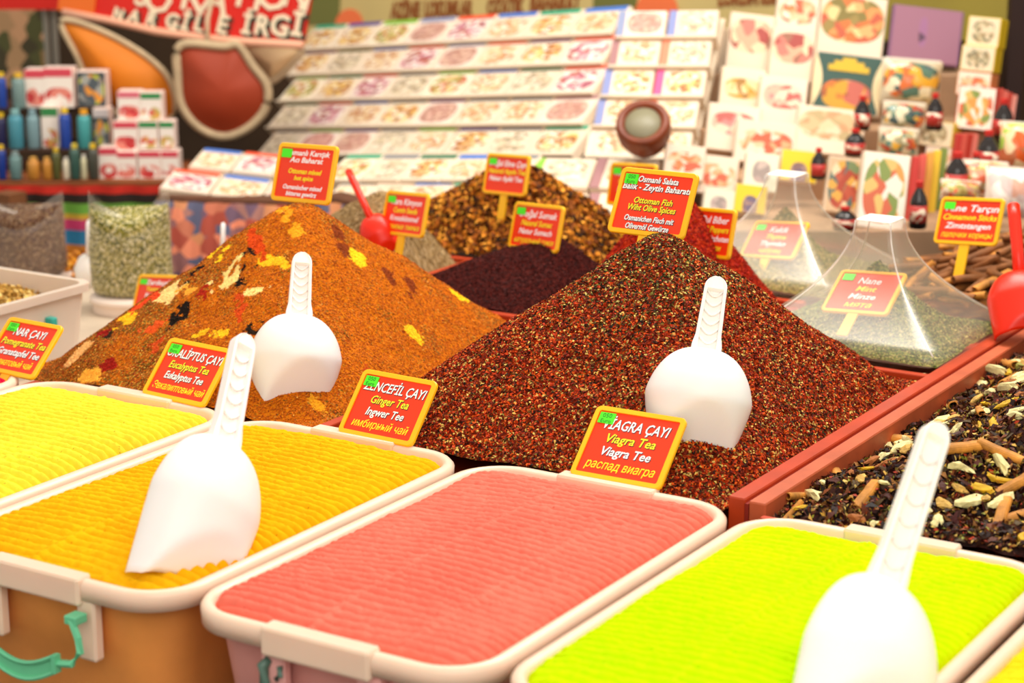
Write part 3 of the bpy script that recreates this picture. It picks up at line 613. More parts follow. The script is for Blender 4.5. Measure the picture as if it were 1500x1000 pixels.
LB = {'cinnamon_stick': ('rolled cinnamon stick lying in the mixed tea heap', 'cinnamon'), 'ginger_piece': ('knobbly cream ginger piece in the mixed tea heap', 'ginger'), 'root_chip': ('tan dried root chip in the mixed tea heap', 'root'),
      'yellow_peel': ('long yellow peel strip in the mixed tea heap', 'peel'), 'green_bud': ('small green dried bud in the mixed tea heap', 'bud'), 'brown_root': ('brown dried root piece in the mixed tea heap', 'root')}
def hn(hf, x, y):
    e = .02; f = lambda a, b: float(hf(np.array([a]), np.array([b]))[0]); z = f(x, y)
    return z, Vector((-(f(x+e, y)-z)/e, -(f(x, y+e)-z)/e, 1)).normalized()
def put(kind, x, y, ang, tilt=0, lift=.006, scale=1, hf=None, lab=None, nm=None, group=None):
    z, n = hn(hf or hmix, x, y); me = random.choice(K[kind]); o = bpy.data.objects.new(nm or kind, me); COL.objects.link(o)
    X = Vector((math.cos(ang), math.sin(ang), 0)); X = (X-n*X.dot(n)).normalized(); X = (X+n*tilt).normalized(); Y = n.cross(X).normalized(); Z = X.cross(Y)
    M = Matrix.Identity(4)
    for i in range(3): M[i][0] = X[i]*scale; M[i][1] = Y[i]*scale; M[i][2] = Z[i]*scale; M[i][3] = (x, y, z)[i]+n[i]*lift
    o.matrix_world = M; lb = lab or LB[kind]; tag(o, lb[0], lb[1], group or (kind.replace('_', ' ')+'s in the mixed tea heap')); return o
def describe():
    for o in bpy.data.objects:
        g = o.get('group', '')
        if not g.endswith('mixed tea heap'): continue
        x, y = o.location.x/HC, o.location.y/HC; M3 = o.matrix_world.to_3x3(); a = math.degrees(math.atan2(M3[1][0], M3[0][0])) % 180
        rr = ['by the red rail', 'near the rail', 'mid heap', 'far right'][min(3, int((x+1.24)/.17))]
        tt = ['front edge', 'front half', 'middle', 'rear half', 'far end'][min(4, max(0, int((y-2.7)/.3)))]
        al = ['lying crosswise', 'slanting left', 'lying lengthwise', 'slanting right'][int(((a+22.5) % 180)/45)]
        o['label'] = o['label'].replace(' lying in the mixed tea heap', '').replace(' in the mixed tea heap', '')+f', {al}, {rr}, {tt}'
def putpx(kind, px, py, dirpx, scale=1, tilt=.0, lift=.007):
    a = march(px, py, hmix); b = march(px+dirpx[0], py+dirpx[1], hmix); put(kind, a.x, a.y, math.atan2(b.y-a.y, b.x-a.x), tilt, lift, scale)
for a in [(1190, 693, (20, 0)), (1222, 700, (14, 10)), (1270, 735, (14, -18)), (1400, 600, (30, 10)), (1465, 670, (30, 16)), (1490, 765, (30, -14)), (1395, 581, (22, -12)), (1262, 640, (20, -10)), (1435, 540, (20, 2)), (1480, 540, (20, 6)), (1420, 548, (-4, 12)), (1470, 500, (20, -5)), (1300, 650, (16, 2)), (1490, 715, (20, -14)), (1375, 645, (20, 10)), (1170, 735, (16, -8))]:
    putpx('cinnamon_stick', *a, scale=1.0, tilt=random.uniform(-.05, .1))
for a in [(1470, 525, (30, 0), 1.7), (1258, 667, (14, -6), 1.2), (1295, 655, (5, 12), 1.2), (1168, 715, (20, -14), 1.3), (1200, 735, (12, 4), 1.3), (1375, 630, (16, -6), 1.2), (1440, 570, (8, 6), .9), (1480, 572, (14, -6), 1.3), (1470, 690, (5, 14), 1.1), (1420, 742, (20, -5), 1.2), (1490, 610, (10, -4), 1), (1205, 715, (10, 6), .8), (1345, 560, (12, -4), 1)]:
    putpx('ginger_piece', *a[:3], scale=a[3])
for a in [(1300, 685, (30, -6), 1.2), (1345, 593, (20, -5), 1.1), (1397, 560, (16, 2), 1.1), (1458, 632, (24, 2), 1.2), (1478, 552, (2, 16), 1.2), (1390, 650, (-4, 10), .7), (1460, 710, (10, 4), .8)]:
    putpx('yellow_peel', *a[:3], scale=a[3])
for i in range(430):
    x = random.uniform(mx0+.02, mx1); y = random.uniform(my0+.01, my1-.1); k = random.choices(['ginger_piece', 'root_chip', 'yellow_peel', 'green_bud', 'brown_root', 'cinnamon_stick'], [30, 40, 12, 4, 12, 7])[0]
    put(k, x, y, random.uniform(0, 2*PI), random.uniform(-.3, .3), .009, random.uniform(.6, 1.2))
# cinnamon tray behind the mint cover
hcin = pyramid(U(-1.36), U(4.42), U(-1.68), U(-.7), U(4.06), U(4.9), .10, RZ-.02, 61, p=3, soft=.2, rough=.02)
cb = mound('cinnamon_heap', hcin, U(-1.68), U(-.7), U(4.06), U(4.9), ['5a3014', '3a1e0c', '7a4a20'], 'dark bed of bark crumbs under the cinnamon sticks', 'spice', 60, 60, 61)
K['back_stick'] = meshes([quill(random.uniform(.08, .11), random.uniform(.006, .009), 20+i) for i in range(5)], cinn2, 'cinnamon_stick')+meshes([quill(.09, .007, 30)], cinn, 'cinnamon_stick')
for i in range(170):
    put('back_stick', U(random.uniform(-1.65, -.95)), U(random.uniform(4.08, 4.7)), random.uniform(-.4, 1.4), random.uniform(-.25, .35), random.uniform(.006, .022), hf=hcin, lab=('long cinnamon stick in the tray behind the clear covers', 'cinnamon'), nm='cinnamon_stick', group='cinnamon sticks in the rear tray')
a = P(1475, 462); o = bpy.data.objects.new('cinnamon_stick', K['cinnamon_stick'][2]); COL.objects.link(o); o.location = (U(-1.25), U(4.02), RZ+.009); o.rotation_euler = (0, 0, -.35); o.scale = (1.5, 1.5, 1.5); tag(o, 'cinnamon stick lying alone on the red rail', 'cinnamon')

# ------------------------------------------------------------------ clear covers over mint and thyme
cov = film('clear_plastic_cover', 'fff0dc', .12, .03)
def cover(cx, cy, hw_, h, label, herbs, hlabel, seed, zb=RZ):
    t = root('plastic_cover', (cx, cy, zb)); tag(t, label, 'cover', 'clear plastic covers')
    R = []; N = 16
    for j in range(N+1):
        s = j/N; k = hw_*(.19+.81*(1-s)**1.9); z = .016+(h-.016)*s
        R.append([(a, b, z) for a, b in rrect(-k, k, -k, k, k*.16+.004, 3)])
    R = [[(p[0], p[1], 0) for p in R[0]]]+R
    mb = MB(); rings(mb, R, False, True); mb.build('cover_shell', cov, t, smooth=True)
    k = hw_*.17; mb = MB(); mb.box(-k, k, -k, k, h+.0008, h+.002); mb.build('top_label', flat('white_label', 'fff6ea', .5, .1, 60), t)
    mb = MB()
    for i in range(4):
        a = PI/4+i*PI/2
        pts = []
        for j in range(N+1):
            s = j/N; kk = hw_*(.19+.81*(1-s)**1.9)*.96; pts.append((kk*math.sqrt(2)*.95*math.cos(a), kk*math.sqrt(2)*.95*math.sin(a), .016+(h-.016)*s))
        mb.tube(pts, .0014, 5)
    mb.build('edge_rib', film('cover_rib', 'fffaf0', .5, .3), t, smooth=True)
    hf = pyramid(cx, cy, cx-hw_*.97, cx+hw_*.97, cy-hw_*.97, cy+hw_*.97, h*.70, zb-.004, seed, p=2.5, soft=.12, rough=.02, rs=20)
    hf2 = lambda X, Y: zb-.004+ (hf(X, Y)-zb+.004)*np.exp(-1.6*np.hypot(X-cx, Y-cy)/hw_)**.8 + .006
    o = mound('herb_mound', hf2, cx-hw_*.96, cx+hw_*.96, cy-hw_*.96, cy+hw_*.96, herbs, hlabel, 'herb', 90, 90, seed)
    scatter('leaf_crumbs', hf2, cx-hw_*.95, cx+hw_*.95, cy-hw_*.95, cy+hw_*.95, 12000, .0055, PAL(herbs), attr('flake', .7, 0, 1, .15), o, .001, .5, tilt=1.2)
cover(U(-1.508), U(3.80), U(.212), .195, 'clear flared plastic cover with white top label over the mint, the front one', ['5c7020', '7c8a30', 'a09c4c', '4a5c1c', 'c0b064', '3c4c18'], 'grey green crushed mint under the front clear cover', 71)
cover(U(-1.90), U(4.22), U(.205), .19, 'clear flared plastic cover over the thyme, behind the chili flakes', ['8a8030', 'b0984c', '6a6c24', 'c8b068', '7a7830'], 'olive brown thyme under the rear clear cover', 73)
#BG
# ------------------------------------------------------------------ background: sweets rack, cartons, bottles, sacks, banners
cream = flat('carton_cream', 'ead6bc', .5, .04, 10)
def colm(c): return flat('ink_'+c, c, .5)
PR = {'tan': ('eedac0', ['e8c898', 'd8a878', 'c89068', 'f0d8b0', 'f8e8d0']), 'purple': ('f0dccb', ['c87888', 'e0a0a8', 'a85868', 'f8e8e0', 'b86a58', 'fbeee0']), 'grey': ('ead6bc', ['c8b090', 'a89478', 'e8d8b8', 'd8c4a0', 'f4e4cc']),
      'nuts': ('eedac0', ['c88848', 'e0b078', 'a86838', 'f0d8a8', 'f8ecd8', 'f0c870']), 'pink': ('fae6d8', ['e0a090', 'c88078', 'f0c0b0', 'd89888', 'e8b0a0']), 'green': ('faecd0', ['c8b060', 'a8a050', 'e8d090', 'c87858', 'faecd0']), 'mauve': ('f6dfcc', ['c89888', 'b88878', 'd8a898', 'e0b8a0', 'c08a78'])}
PM = {k: printed('print_'+k, v[0], v[1], 9, .45, .43, .5, .52) for k, v in PR.items()}
def carton(M, w_, h_, t_, side, front, label, group=None, band=None, spine=None, name='sweets_carton', cat='carton', bandh=.10, inset=.03):
    """upright carton, front face at y=0 facing -y, base at z=0, centred in x"""
    t = root(name, M=M); tag(t, label, cat, group)
    MB().box(-w_/2, w_/2, 0, t_, 0, h_, bev=min(.002, t_*.2)).build('carton_body', side, t)
    z1 = h_*(1-bandh) if band else h_*.985; x0 = -w_/2+(w_*.17 if spine else w_*inset)
    MB().box(x0, w_/2-w_*inset, -.0012, .0004, h_*.02, z1).build('front_print', front, t)
    if band: MB().box(-w_/2+w_*.04, w_/2-w_*.04, -.0016, .0004, z1+h_*.004, h_*.992).build('colour_band', band, t)
    if spine: MB().box(-w_/2, -w_/2+w_*.155, -.0016, .0004, h_*.01, h_*.99).build('spine_strip', spine, t)
    return t
ORD = ['first', 'second', 'third', 'fourth', 'fifth', 'sixth', 'seventh', 'eighth', 'ninth', 'tenth']
def rackpatch(TL, TR, BR, BL, rows, thick, what, rowlabels, group, spine=False, jit=.002, tagcol=True):
    nr_ = len(rows)
    def B(u, v): return (TL.lerp(TR, u)).lerp(BL.lerp(BR, u), v)
    for i, row in enumerate(rows):
        n = len(row)
        for j, (c, k) in enumerate(row):
            if c is None: continue
            u0, u1 = j/n, (j+1)/n; v0, v1 = i/nr_, (i+1)/nr_
            a, b, c_, d = B(u0, v0), B(u1, v0), B(u1, v1), B(u0, v1); bc = (c_+d)/2; tc = (a+b)/2
            X = (c_-d); Z = (tc-bc); w_ = X.length*.965; h_ = Z.length*.97; M = frame(bc, X, Z)
            M = M @ Matrix.Translation((random.uniform(-1, 1)*jit, 0, 0)) @ Matrix.Rotation(-.10, 4, 'X')
            lb = f'{what}, {COLN.get(c, "coloured")} {"spine" if spine else "band"}, {ORD[j]} from left, {rowlabels[i]}'
            carton(M, w_, h_, thick, cream, PM[k], lb, group, bandh=.17, band=None if spine else colm(c), spine=colm(c) if spine else None)
COLN = {'30a078': 'teal', '5a4a90': 'violet', '88c040': 'light green', '9098b8': 'grey blue', 'f05838': 'red', '4878c8': 'blue', '7a4a80': 'purple', '6a7840': 'olive', '88888a': 'grey', 'a87878': 'mauve', '407858': 'dark green', 'e85a90': 'pink', '8890c0': 'lavender blue', 'f08868': 'salmon', 'f0d8c0': 'cream'}
te, vi, lg, gb, rd_, bl, pu, ol, gy, ma, dg_, pk, lv, sa, cr = list(COLN)
rows5 = [[(te, 'nuts'), (vi, 'nuts'), (lg, 'green'), (gb, 'mauve'), (rd_, 'purple'), (bl, 'tan'), (te, 'nuts'), (bl, 'tan')],
         [(pu, 'nuts'), (ol, 'grey'), (bl, 'tan'), (rd_, 'purple'), (gb, 'mauve'), (rd_, 'tan'), (pu, 'nuts'), (rd_, 'purple')],
         [(lg, 'green'), (te, 'nuts'), (rd_, 'purple'), (gy, 'grey'), (lg, 'green'), (bl, 'tan'), (dg_, 'grey'), (rd_, 'purple')],
         [(dg_, 'grey'), (rd_, 'purple'), (bl, 'tan'), (gy, 'nuts'), (pu, 'mauve'), (gy, 'tan'), (gy, 'tan'), (ma, 'mauve')],
         [(gy, 'grey'), (lg, 'pink'), (vi, 'mauve'), (gy, 'grey'), (lg, 'tan'), (vi, 'nuts'), (gy, 'grey'), (te, 'nuts')]]
RT = [D(446, 37, 6.35), D(910, 6, 5.25), D(838, 226, 4.98), D(375, 226, 6.0)]
rackpatch(*RT, rows5, .03, 'white sweets carton', ['top row of the tiered rack', 'second row of the tiered rack', 'third row of the tiered rack', 'fourth row of the tiered rack', 'fifth row of the tiered rack'], 'sweets cartons on the tiered rack')
# the sloping rack board the cartons lean on, with a ledge under each row
def board(q, t_, name, m, label, cat='rack', back=.05, ledges=5, ext=.0):
    TL, TR, BR, BL = q; N = ((BR-BL).cross(TL-BL)).normalized()
    if N.dot(CAMP-BL) > 0: N = -N
    r_ = root(name, BL); tag(r_, label, cat); A = [p+N*back-BL for p in (BL, BR, TR, TL)]; Bq = [p+N*t_ for p in A]
    mb = MB(); mb.add([tuple(v) for v in A+Bq], [(0, 1, 2, 3), (7, 6, 5, 4), (0, 4, 5, 1), (1, 5, 6, 2), (2, 6, 7, 3), (3, 7, 4, 0)]); mb.build('back_board', m, r_)
    for i in range(1, ledges+1):
        v = i/ledges; a = TL.lerp(BL, v)-BL; b = TR.lerp(BR, v)-BL
        mb = MB(); qs = [a+N*back, b+N*back, b-N*.004, a-N*.004]; dn = (BL-TL).normalized()*.006
        mb.add([tuple(p) for p in qs]+[tuple(p+dn) for p in qs], [(0, 1, 2, 3), (7, 6, 5, 4), (0, 4, 5, 1), (1, 5, 6, 2), (2, 6, 7, 3), (3, 7, 4, 0)]); mb.build('ledge', m, r_)
    # two props down to the floor
    for f in (.05, .95):
        p = BL.lerp(BR, f)+N*(back+t_)-BL; q_ = TL.lerp(TR, f)+N*(back+t_+.02)-BL
        mb = MB(); mb.tube([(q_.x, q_.y, q_.z), (q_.x, q_.y, -BL.z)], .02, 6); mb.build('prop', m, r_)
    return r_
rackm = flat('rack_board', 'e0ccb0', .6, .1, 8)
board(RT, .02, 'tiered_rack', rackm, 'sloping cream rack board carrying five rows of sweets cartons')
# lower tiers
q = [D(318, 213, 5.35), D(470, 224, 5.3), D(455, 303, 5.1), D(232, 275, 5.15)]
rackpatch(*q, [[(bl, 'tan'), (rd_, 'purple'), (gy, 'grey')], [(rd_, 'purple'), (bl, 'tan'), (vi, 'mauve')]], .03, 'white sweets carton', ['upper row of the low left tier', 'bottom row of the low left tier'], 'sweets cartons on the low tiers')
q2 = [D(478, 226, 5.3), D(770, 226, 4.85), D(762, 303, 4.72), D(462, 303, 5.1)]
rackpatch(*q2, [[(te, 'green'), (gy, 'grey'), (dg_, 'nuts'), (bl, 'tan'), (gy, 'tan')], [(gy, 'tan'), (cr, 'grey'), (bl, 'tan'), (te, 'nuts'), (cr, 'tan')]], .03, 'white sweets carton', ['upper row of the low middle tier', 'bottom row of the low middle tier'], 'sweets cartons on the low tiers')
q3 = [D(778, 224, 4.85), D(962, 226, 4.75), D(950, 330, 4.6), D(758, 325, 4.66)]
rackpatch(*q3, [[(lg, 'grey'), (ma, 'tan')], [(cr, 'nuts'), (ma, 'grey')]], .03, 'white sweets carton', ['upper tier behind signs', 'lower tier behind signs'], 'sweets cartons on the low tiers', spine=True)
# two columns of cartons with coloured spines
q4 = [D(912, 12, 5.2), D(1060, 10, 5.15), D(1010, 232, 4.92), D(856, 228, 4.98)]
rackpatch(*q4, [[(gb, 'mauve'), (lv, 'grey')], [(ma, 'tan'), (sa, 'grey')], [(lv, 'nuts'), (pk, 'nuts')], [(lv, 'tan'), (sa, 'tan')], [(cr, 'tan'), (ma, 'tan')]], .03, 'cream sweets carton', ['top row of the spined pair', 'second row of the spined pair', 'third row of the spined pair', 'fourth row of the spined pair', 'bottom row of the spined pair'], 'spined cartons in two columns', spine=True)
board(q4, .02, 'display_board', rackm, 'sloping cream board behind the two columns of spined cartons', back=.045)
# counter blocks carrying the low tiers, with their cloth fronts
def block(a, b, zt, depth, name, m, label, zb_=0, drop=0, cloth=None, clabel=None):
    X = Vector((b.x-a.x, b.y-a.y, 0)); L_ = X.length; yaw = math.atan2(X.y, X.x); t = root(name, M=pose((a.x, a.y, 0), yaw)); tag(t, label, 'counter')
    MB().box(0, L_, 0, depth, zb_, zt, bev=.004).build('counter_body', m, t)
    if cloth:
        n = 50; V = []; F = []
        for i in range(n+1):
            for z in (zt-.01, zb_+.3): V.append((L_*i/n, -.012-.006*math.sin(i*.9), z))
        for i in range(n): F.append((2*i, 2*i+1, 2*i+3, 2*i+2))
        mb = MB(); mb.add(V, F); o = mb.build('hanging_cloth', cloth, None, mat4=t.matrix_world.copy(), smooth=True); tag(o, clabel, 'cloth')
        s_ = o.modifiers.new('s', 'SOLIDIFY'); s_.thickness = .003
    return t
patt = speck('patterned_cloth', ['b86a50', '6a5060', 'd88060', '8a5a58', 'a04838', '5a5a70', 'c8845a', '9a6a60'], 26, .8, .1)
b1, b2 = D(228, 276, 5.12), D(770, 306, 4.64)
m1 = (b1.z+b2.z)/2
block(D(228, 278, 5.12), D(462, 304, 5.06), D(345, 290, 5.1).z, .5, 'display_counter', flat('counter_wood', '6a4028', .7, .3, 8), 'low counter under the left tier of sweets cartons', cloth=patt, clabel='red and grey patterned cloth hanging below the low left tier')
block(D(466, 304, 5.07), D(765, 306, 4.68), D(600, 305, 4.9).z, .45, 'display_counter', flat('counter_wood', '6a4028'), 'low counter under the middle tier of sweets cartons', cloth=patt, clabel='red and grey patterned cloth hanging below the low middle tier')
block(D(770, 326, 4.62), D(1010, 330, 4.6), D(880, 330, 4.6).z, .3, 'display_counter', flat('counter_wood', '6a4028'), 'low counter behind the chili flake signs')
# wooden drum on the cartons
_rt = Vector((cy_, sy_, 0)); _up = _rt.cross(FW).normalized(); _z = (_rt*-.42+_up*.36-FW*.84).normalized()
dr = root('wooden_drum', M=frame(D(942, 183, 4.72), (_rt+_up*.35), _z)); tag(dr, 'turned brown wooden drum lying tilted in front of the cartons', 'drum')
wd = flat('drum_wood', '7a3410', .35, .3, 20); R_ = .062
MB().lathe([(R_*.62, -.07), (R_*.8, -.062), (R_*1.0, -.03), (R_*1.02, 0), (R_*.98, .012), (R_*.9, .016), (R_*.72, .014), (R_*.68, .006)], 28).build('drum_body', wd, dr, smooth=True)
MB().lathe([(R_*.67, .0065), (R_*.66, .009), (.001, .0095)], 28).build('drum_lid', printed('lid_face', '8a8468', ['b0a060', '6a7a78', '9a9a70'], 2), dr, smooth=True)
# big picture cartons to the right
def face(px, py, d, wpx, hpx, tilt=.25, yaw=0, roll=0):
    """pose of an upright carton whose front face has its base centre at the given place in the stall"""
    return pose(D(px, py, d), YAW+yaw, tilt, roll), PX(wpx, d), PX(hpx, d)/max(.3, math.cos(tilt-PITCH*.0))
def big(px, py, d, wpx, hpx, front, label, side=None, t_=.035, tilt=.3, yaw=0, roll=.12, name='sweets_carton', cat='carton', **k):
    M, a, b = face(px, py, d, wpx, hpx, tilt, yaw, roll); return carton(M, a, b, t_, side or cream, front, label, 'large picture cartons on the right', name=name, cat=cat, **k)
PB = {'pinkroll': printed('pic_pinkroll', 'fae4cc', ['e0908a', 'f0b8a0', 'c86a60', 'f8dcc0'], 6, .44, .25, .5, .6), 'yellow': printed('pic_yellow', 'fbe8c8', ['d8a040', 'e8c070', 'b08040', 'f8e0a8'], 6, .42, .26, .5, .5),
      'redpic': printed('pic_red', 'f8e0c4', ['b05048', 'd88070', 'e8b090', 'a8705a', 'f0d8b0'], 5, .5, .3, .5, .62), 'spices': printed('pic_spices', 'f8e4c8', ['e0783c', 'a08848', 'f0b070', 'c86040', 'e8d090', '8a7a3c', 'f09a58'], 7, .5, .36, .5, .62),
      'teal': printed('pic_teal', '3c5a50', ['e87830', 'd8a030', 'c86858', 'f0a070', 'a85a30'], 6, .38, .26, .5, .30), 'beige': printed('pic_beige', 'fbe8cc', ['e8c090', 'f0d4a8', 'd8a478', 'c8b080', 'f4dcb8'], 7, .5, .32, .5, .62),
      'orangepic': printed('pic_orange', 'fae4cc', ['e88850', 'f0b080', 'd86848', 'f4ccA0'.lower(), 'fae4cc'], 6, .46, .3, .5, .5), 'tomato': printed('pic_tomato', 'fbeedc', ['d86a48', 'e8a050', '8a9a50', 'fbeedc', 'fbeedc', 'e8c070'], 5, .46, .44, .5, .5),
      'arch': printed('pic_arch', 'f4d428', ['8a6a68', 'a88880', '7a6a80'], 5, .24, .40, .5, .22), 'pale': printed('pic_pale', 'ecf0d4', ['c0a8a0', 'd0bcb0', 'a89890'], 5, .28, .3, .5, .5), 'oriental': printed('pic_oriental', 'd8b890', ['c0583c', '7a8a5a', 'e0a848', '5a7068', 'e8d8b0', 'b04830'], 6, .48, .46, .5, .5),
      'ornate': printed('pic_ornate', 'f0dcb8', ['a89068', 'c8b890', 'e8d4b0', '8a8468'], 8, .36, .4, .5, .5)}
for a in [
  (1094, 105, 5.2, 66, 82, 'redpic', 'picture carton at the top beside the spined columns'), (1084, 160, 5.1, 66, 58, 'yellow', 'picture carton of yellow sweets in the second row beside the spined columns'), (1070, 222, 5.0, 78, 66, 'pinkroll', 'picture carton of pink rolls in the third row'),
  (1165, 48, 5.25, 62, 60, 'orangepic', 'carton cut by the top edge, left of the spice picture carton'), (1156, 118, 5.15, 64, 74, 'redpic', 'carton with a red nougat picture below the top edge one'), (1142, 185, 5.05, 70, 70, 'pinkroll', 'large carton with pale pink sweets, left of the teal picture'), (1118, 240, 4.95, 90, 60, 'orangepic', 'carton with orange sweets in the fourth row'), 
  (1242, 88, 5.25, 98, 92, 'spices', 'tall white carton with a colourful spice picture at the top'), (1236, 166, 5.1, 100, 84, 'teal', 'dark teal carton with a yellow crown and a fruit picture'), (1212, 226, 4.95, 100, 66, 'beige', 'wide beige carton below the teal one'),
  (1045, 285, 4.75, 66, 55, 'orangepic', 'carton with an orange picture in the low row'), (1000, 262, 4.72, 60, 48, 'orangepic', 'small carton with an orange dot beside the drum'), (1112, 280, 4.7, 50, 54, 'pale', 'pale green carton in the low row'), (1168, 266, 4.72, 56, 44, 'arch', 'yellow carton with a grey arch, the upper one'), (1097, 312, 4.6, 48, 40, 'arch', 'yellow carton with a grey arch, the lower one'), (1050, 322, 4.6, 46, 42, 'pale', 'pale carton beside the lower yellow arch carton'),
  (1234, 312, 4.62, 56, 78, 'oriental', 'red and beige patterned carton in front of the teal one'), (1288, 336, 4.5, 70, 108, 'tomato', 'tall white carton with tomato pictures and red spines')]:
    big(a[0], a[1], a[2], a[3], a[4], PB[a[5]], a[6])
# crown and bowls printed on the teal carton
M, a_, b_ = face(1236, 166, 5.1, 100, 84, .3, 0, .12); t = [o for o in bpy.data.objects if o.get('label', '').startswith('dark teal')][0]
mb = MB()
for (x0, x1, z0, z1) in ((-.30, .30, .70, .80), (-.22, .22, .80, .87), (-.10, .10, .87, .93)): mb.box(a_*x0, a_*x1, -.003, -.001, b_*z0, b_*z1)
mb.build('crown_print', colm('e0b838'), t)
for sx in (-1, 1):
    mb = MB(); mb.add([(sx*a_*.5, -.003, b_*.02)]+[(sx*a_*(.5-.13*math.sin(PI*i/8)), -.003, b_*(.02+.96*i/8)) for i in range(9)], [(0, i, i+1) for i in range(1, 9)]); mb.build('side_crescent', colm('f4e0b0'), t)
# spines of cartons stacked beside the white tomato one
for i, (x, c) in enumerate([(1328, 'c83830'), (1339, 'd85848'), (1350, 'e0a040'), (1361, 'e8c030'), (1371, '7a8a3c')]):
    big(x+3, 336-i*7, 4.6+.03*i, 10, 104-i*4, colm(c), f'narrow {["red", "light red", "orange", "yellow", "green"][i]} carton spine beside the tall white carton', side=colm(c), name='narrow_carton')
for i, (x, y, w_, h_, pr, sd, lb) in enumerate([(1366, 214, 56, 36, 'ornate', 'e8c030', 'white carton with an ornate medal and yellow side'), (1372, 246, 40, 30, 'orangepic', 'a05a88', 'small carton with a purple side under the yellow sided one'), (1425, 190, 56, 62, 'tomato', 'c84838', 'white carton with red spines near the dark post'), (1438, 68, 48, 42, 'ornate', 'f0c820', 'top carton of the stack with a yellow side by the dark post'), (1430, 104, 50, 36, 'ornate', 'e8c020', 'second carton of the stack with a yellow side'), (1424, 140, 50, 34, 'orangepic', 'e08a50', 'third carton of the stack with an orange side')]):
    o = big(x, y, 4.95, w_, h_, PB[pr], lb, side=colm(sd), tilt=.15, t_=.09, yaw=-.42, roll=.05)
for i in range(4): big(1459+i*7, 186, 4.95, 7, 56-3*i, colm(['c84838', 'd86858', 'b83828', 'e09080'][i]), f'{["first", "second", "third", "fourth"][i]} thin red carton standing right of the white one', side=colm('c84838'), tilt=.1, name='narrow_carton')
for i in range(4): big(1400+i*8, 236, 4.8, 8, 40, colm(['c83830', 'd85848', 'b83020', 'e07868'][i]), f'{["first", "second", "third", "fourth"][i]} thin red carton in the lower stack beside the ornate carton', side=colm('c84838'), tilt=.1, name='narrow_carton')
# purple pack and clear bags of sweets
big(1352, 92, 5.25, 104, 78, printed('purple_pack', 'a06c80', ['5a3a50', 'b07c9c', 'a06a90'], 3, .06, .28, .45, .55), 'large mauve purple pack with a small dark figure', side=colm('8a6080'), t_=.03, name='purple_pack', cat='pack')
def pillow(px, py, d, wpx, hpx, m, label, name='sweets_bag', dep=.03, film_m=None):
    a, b = PX(wpx, d), PX(hpx, d); t = root(name, M=pose(D(px, py, d), YAW, .25, .08)); tag(t, label, 'bag', 'bags of sweets on the right')
    V = []; F = []; n = 10
    for sgn in (-1, 1):
        for i in range(n+1):
            for j in range(n+1):
                u, v = i/n*2-1, j/n*2-1; k = max(0, (1-u*u)*(1-v*v))**.5
                V.append((u*a/2*(1-.06*(1-v*v)), sgn*dep*k*(1+.2*math.sin(7*u+3*v)), (v+1)/2*b))
    for s_ in range(2):
        o_ = s_*(n+1)**2
        for i in range(n):
            for j in range(n):
                f = (o_+i*(n+1)+j, o_+(i+1)*(n+1)+j, o_+(i+1)*(n+1)+j+1, o_+i*(n+1)+j+1); F.append(f if s_ == 0 else tuple(reversed(f)))
    mb = MB(); mb.add(V, F); o = mb.build('bag_body', m, t, smooth=True)
    MB().box(-a*.46, a*.46, -.003, .003, b*.95, b*1.03).build('seal_strip', colm('e8dccc'), t); return t
bg_or = printed('bag_oriental', 'c8b89a', ['b84a30', '5a7a68', 'e0a838', 'e8dcb8', '4a5a58', 'd87038', 'a8a078'], 5, .46, .42, .5, .5, rough=.15)
for a in [(1332, 152, 5.05, 90, 64, 'clear bag with an oriental red and green print, the upper one'), (1322, 192, 4.95, 66, 42, 'clear bag with a yellow print in the middle'), (1314, 232, 4.85, 62, 44, 'clear bag with green and red print, the lower one')]:
    pillow(*a[:5], bg_or, a[5])
bag_sw = printed('bag_sweets', 'e8ccb0', ['e0a080', 'd8c070', 'c89878', 'f0d8b8', 'e86a48', 'b8b060'], 5, .5, .5, .5, .5, rough=.2); bag_or2 = printed('bag_orange', 'e8a878', ['e8642c', 'a8c048', 'f0d0a0', 'c87048'], 4, .5, .5, .5, .5, rough=.2)
for a in [(1488, 250, 4.6, 56, 70, bag_or2, 'bag of orange and green sweets at the right edge'), (1440, 282, 4.5, 70, 46, bag_sw, 'bag of pale mixed sweets left of the right edge'), (1478, 318, 4.35, 80, 72, printed('bag_white', 'f4e4d0', ['f0dcc8', 'e8b098', 'e0c8c0', 'f8ece0'], 4, .5, .5, .5, .5, rough=.2), 'large white bag with a pink print behind the cinnamon sign'), (1405, 296, 4.45, 60, 32, bag_sw, 'flat bag of sweets below the dark bottles')]:
    pillow(*a[:5], a[5], a[6])
# dark bottles with red caps
glass_d = flat('dark_bottle', '221a18', .15, spec=.6)
def bottle(px, py, d, wpx, hpx, label, body=glass_d, cap='c82820', lab='b83028', name='bottle', group='dark bottles with red caps', z=None, neck=.55, capk=.34):
    p = D(px, py, d); r_ = PX(wpx, d)/2; h = PX(hpx, d); t = root(name, p); tag(t, label, 'bottle', group)
    MB().lathe([(r_*.9, 0), (r_, h*.03), (r_, h*neck), (r_*.82, h*(neck+.12)), (r_*capk, h*.84), (r_*capk, h*.88)], 14).build('glass_body', body, t, smooth=True)
    MB().lathe([(r_*(capk+.08), h*.87), (r_*(capk+.08), h*.99), (r_*capk, h)], 12).build('cap', colm(cap), t)
    if lab: MB().lathe([(r_*1.02, h*.14), (r_*1.02, h*neck*.9)], 14).build('bottle_label', printed('blabel_'+lab, lab, [lab, 'f0dcc0', lab], 3, .5, .5), t, smooth=True)
    return t
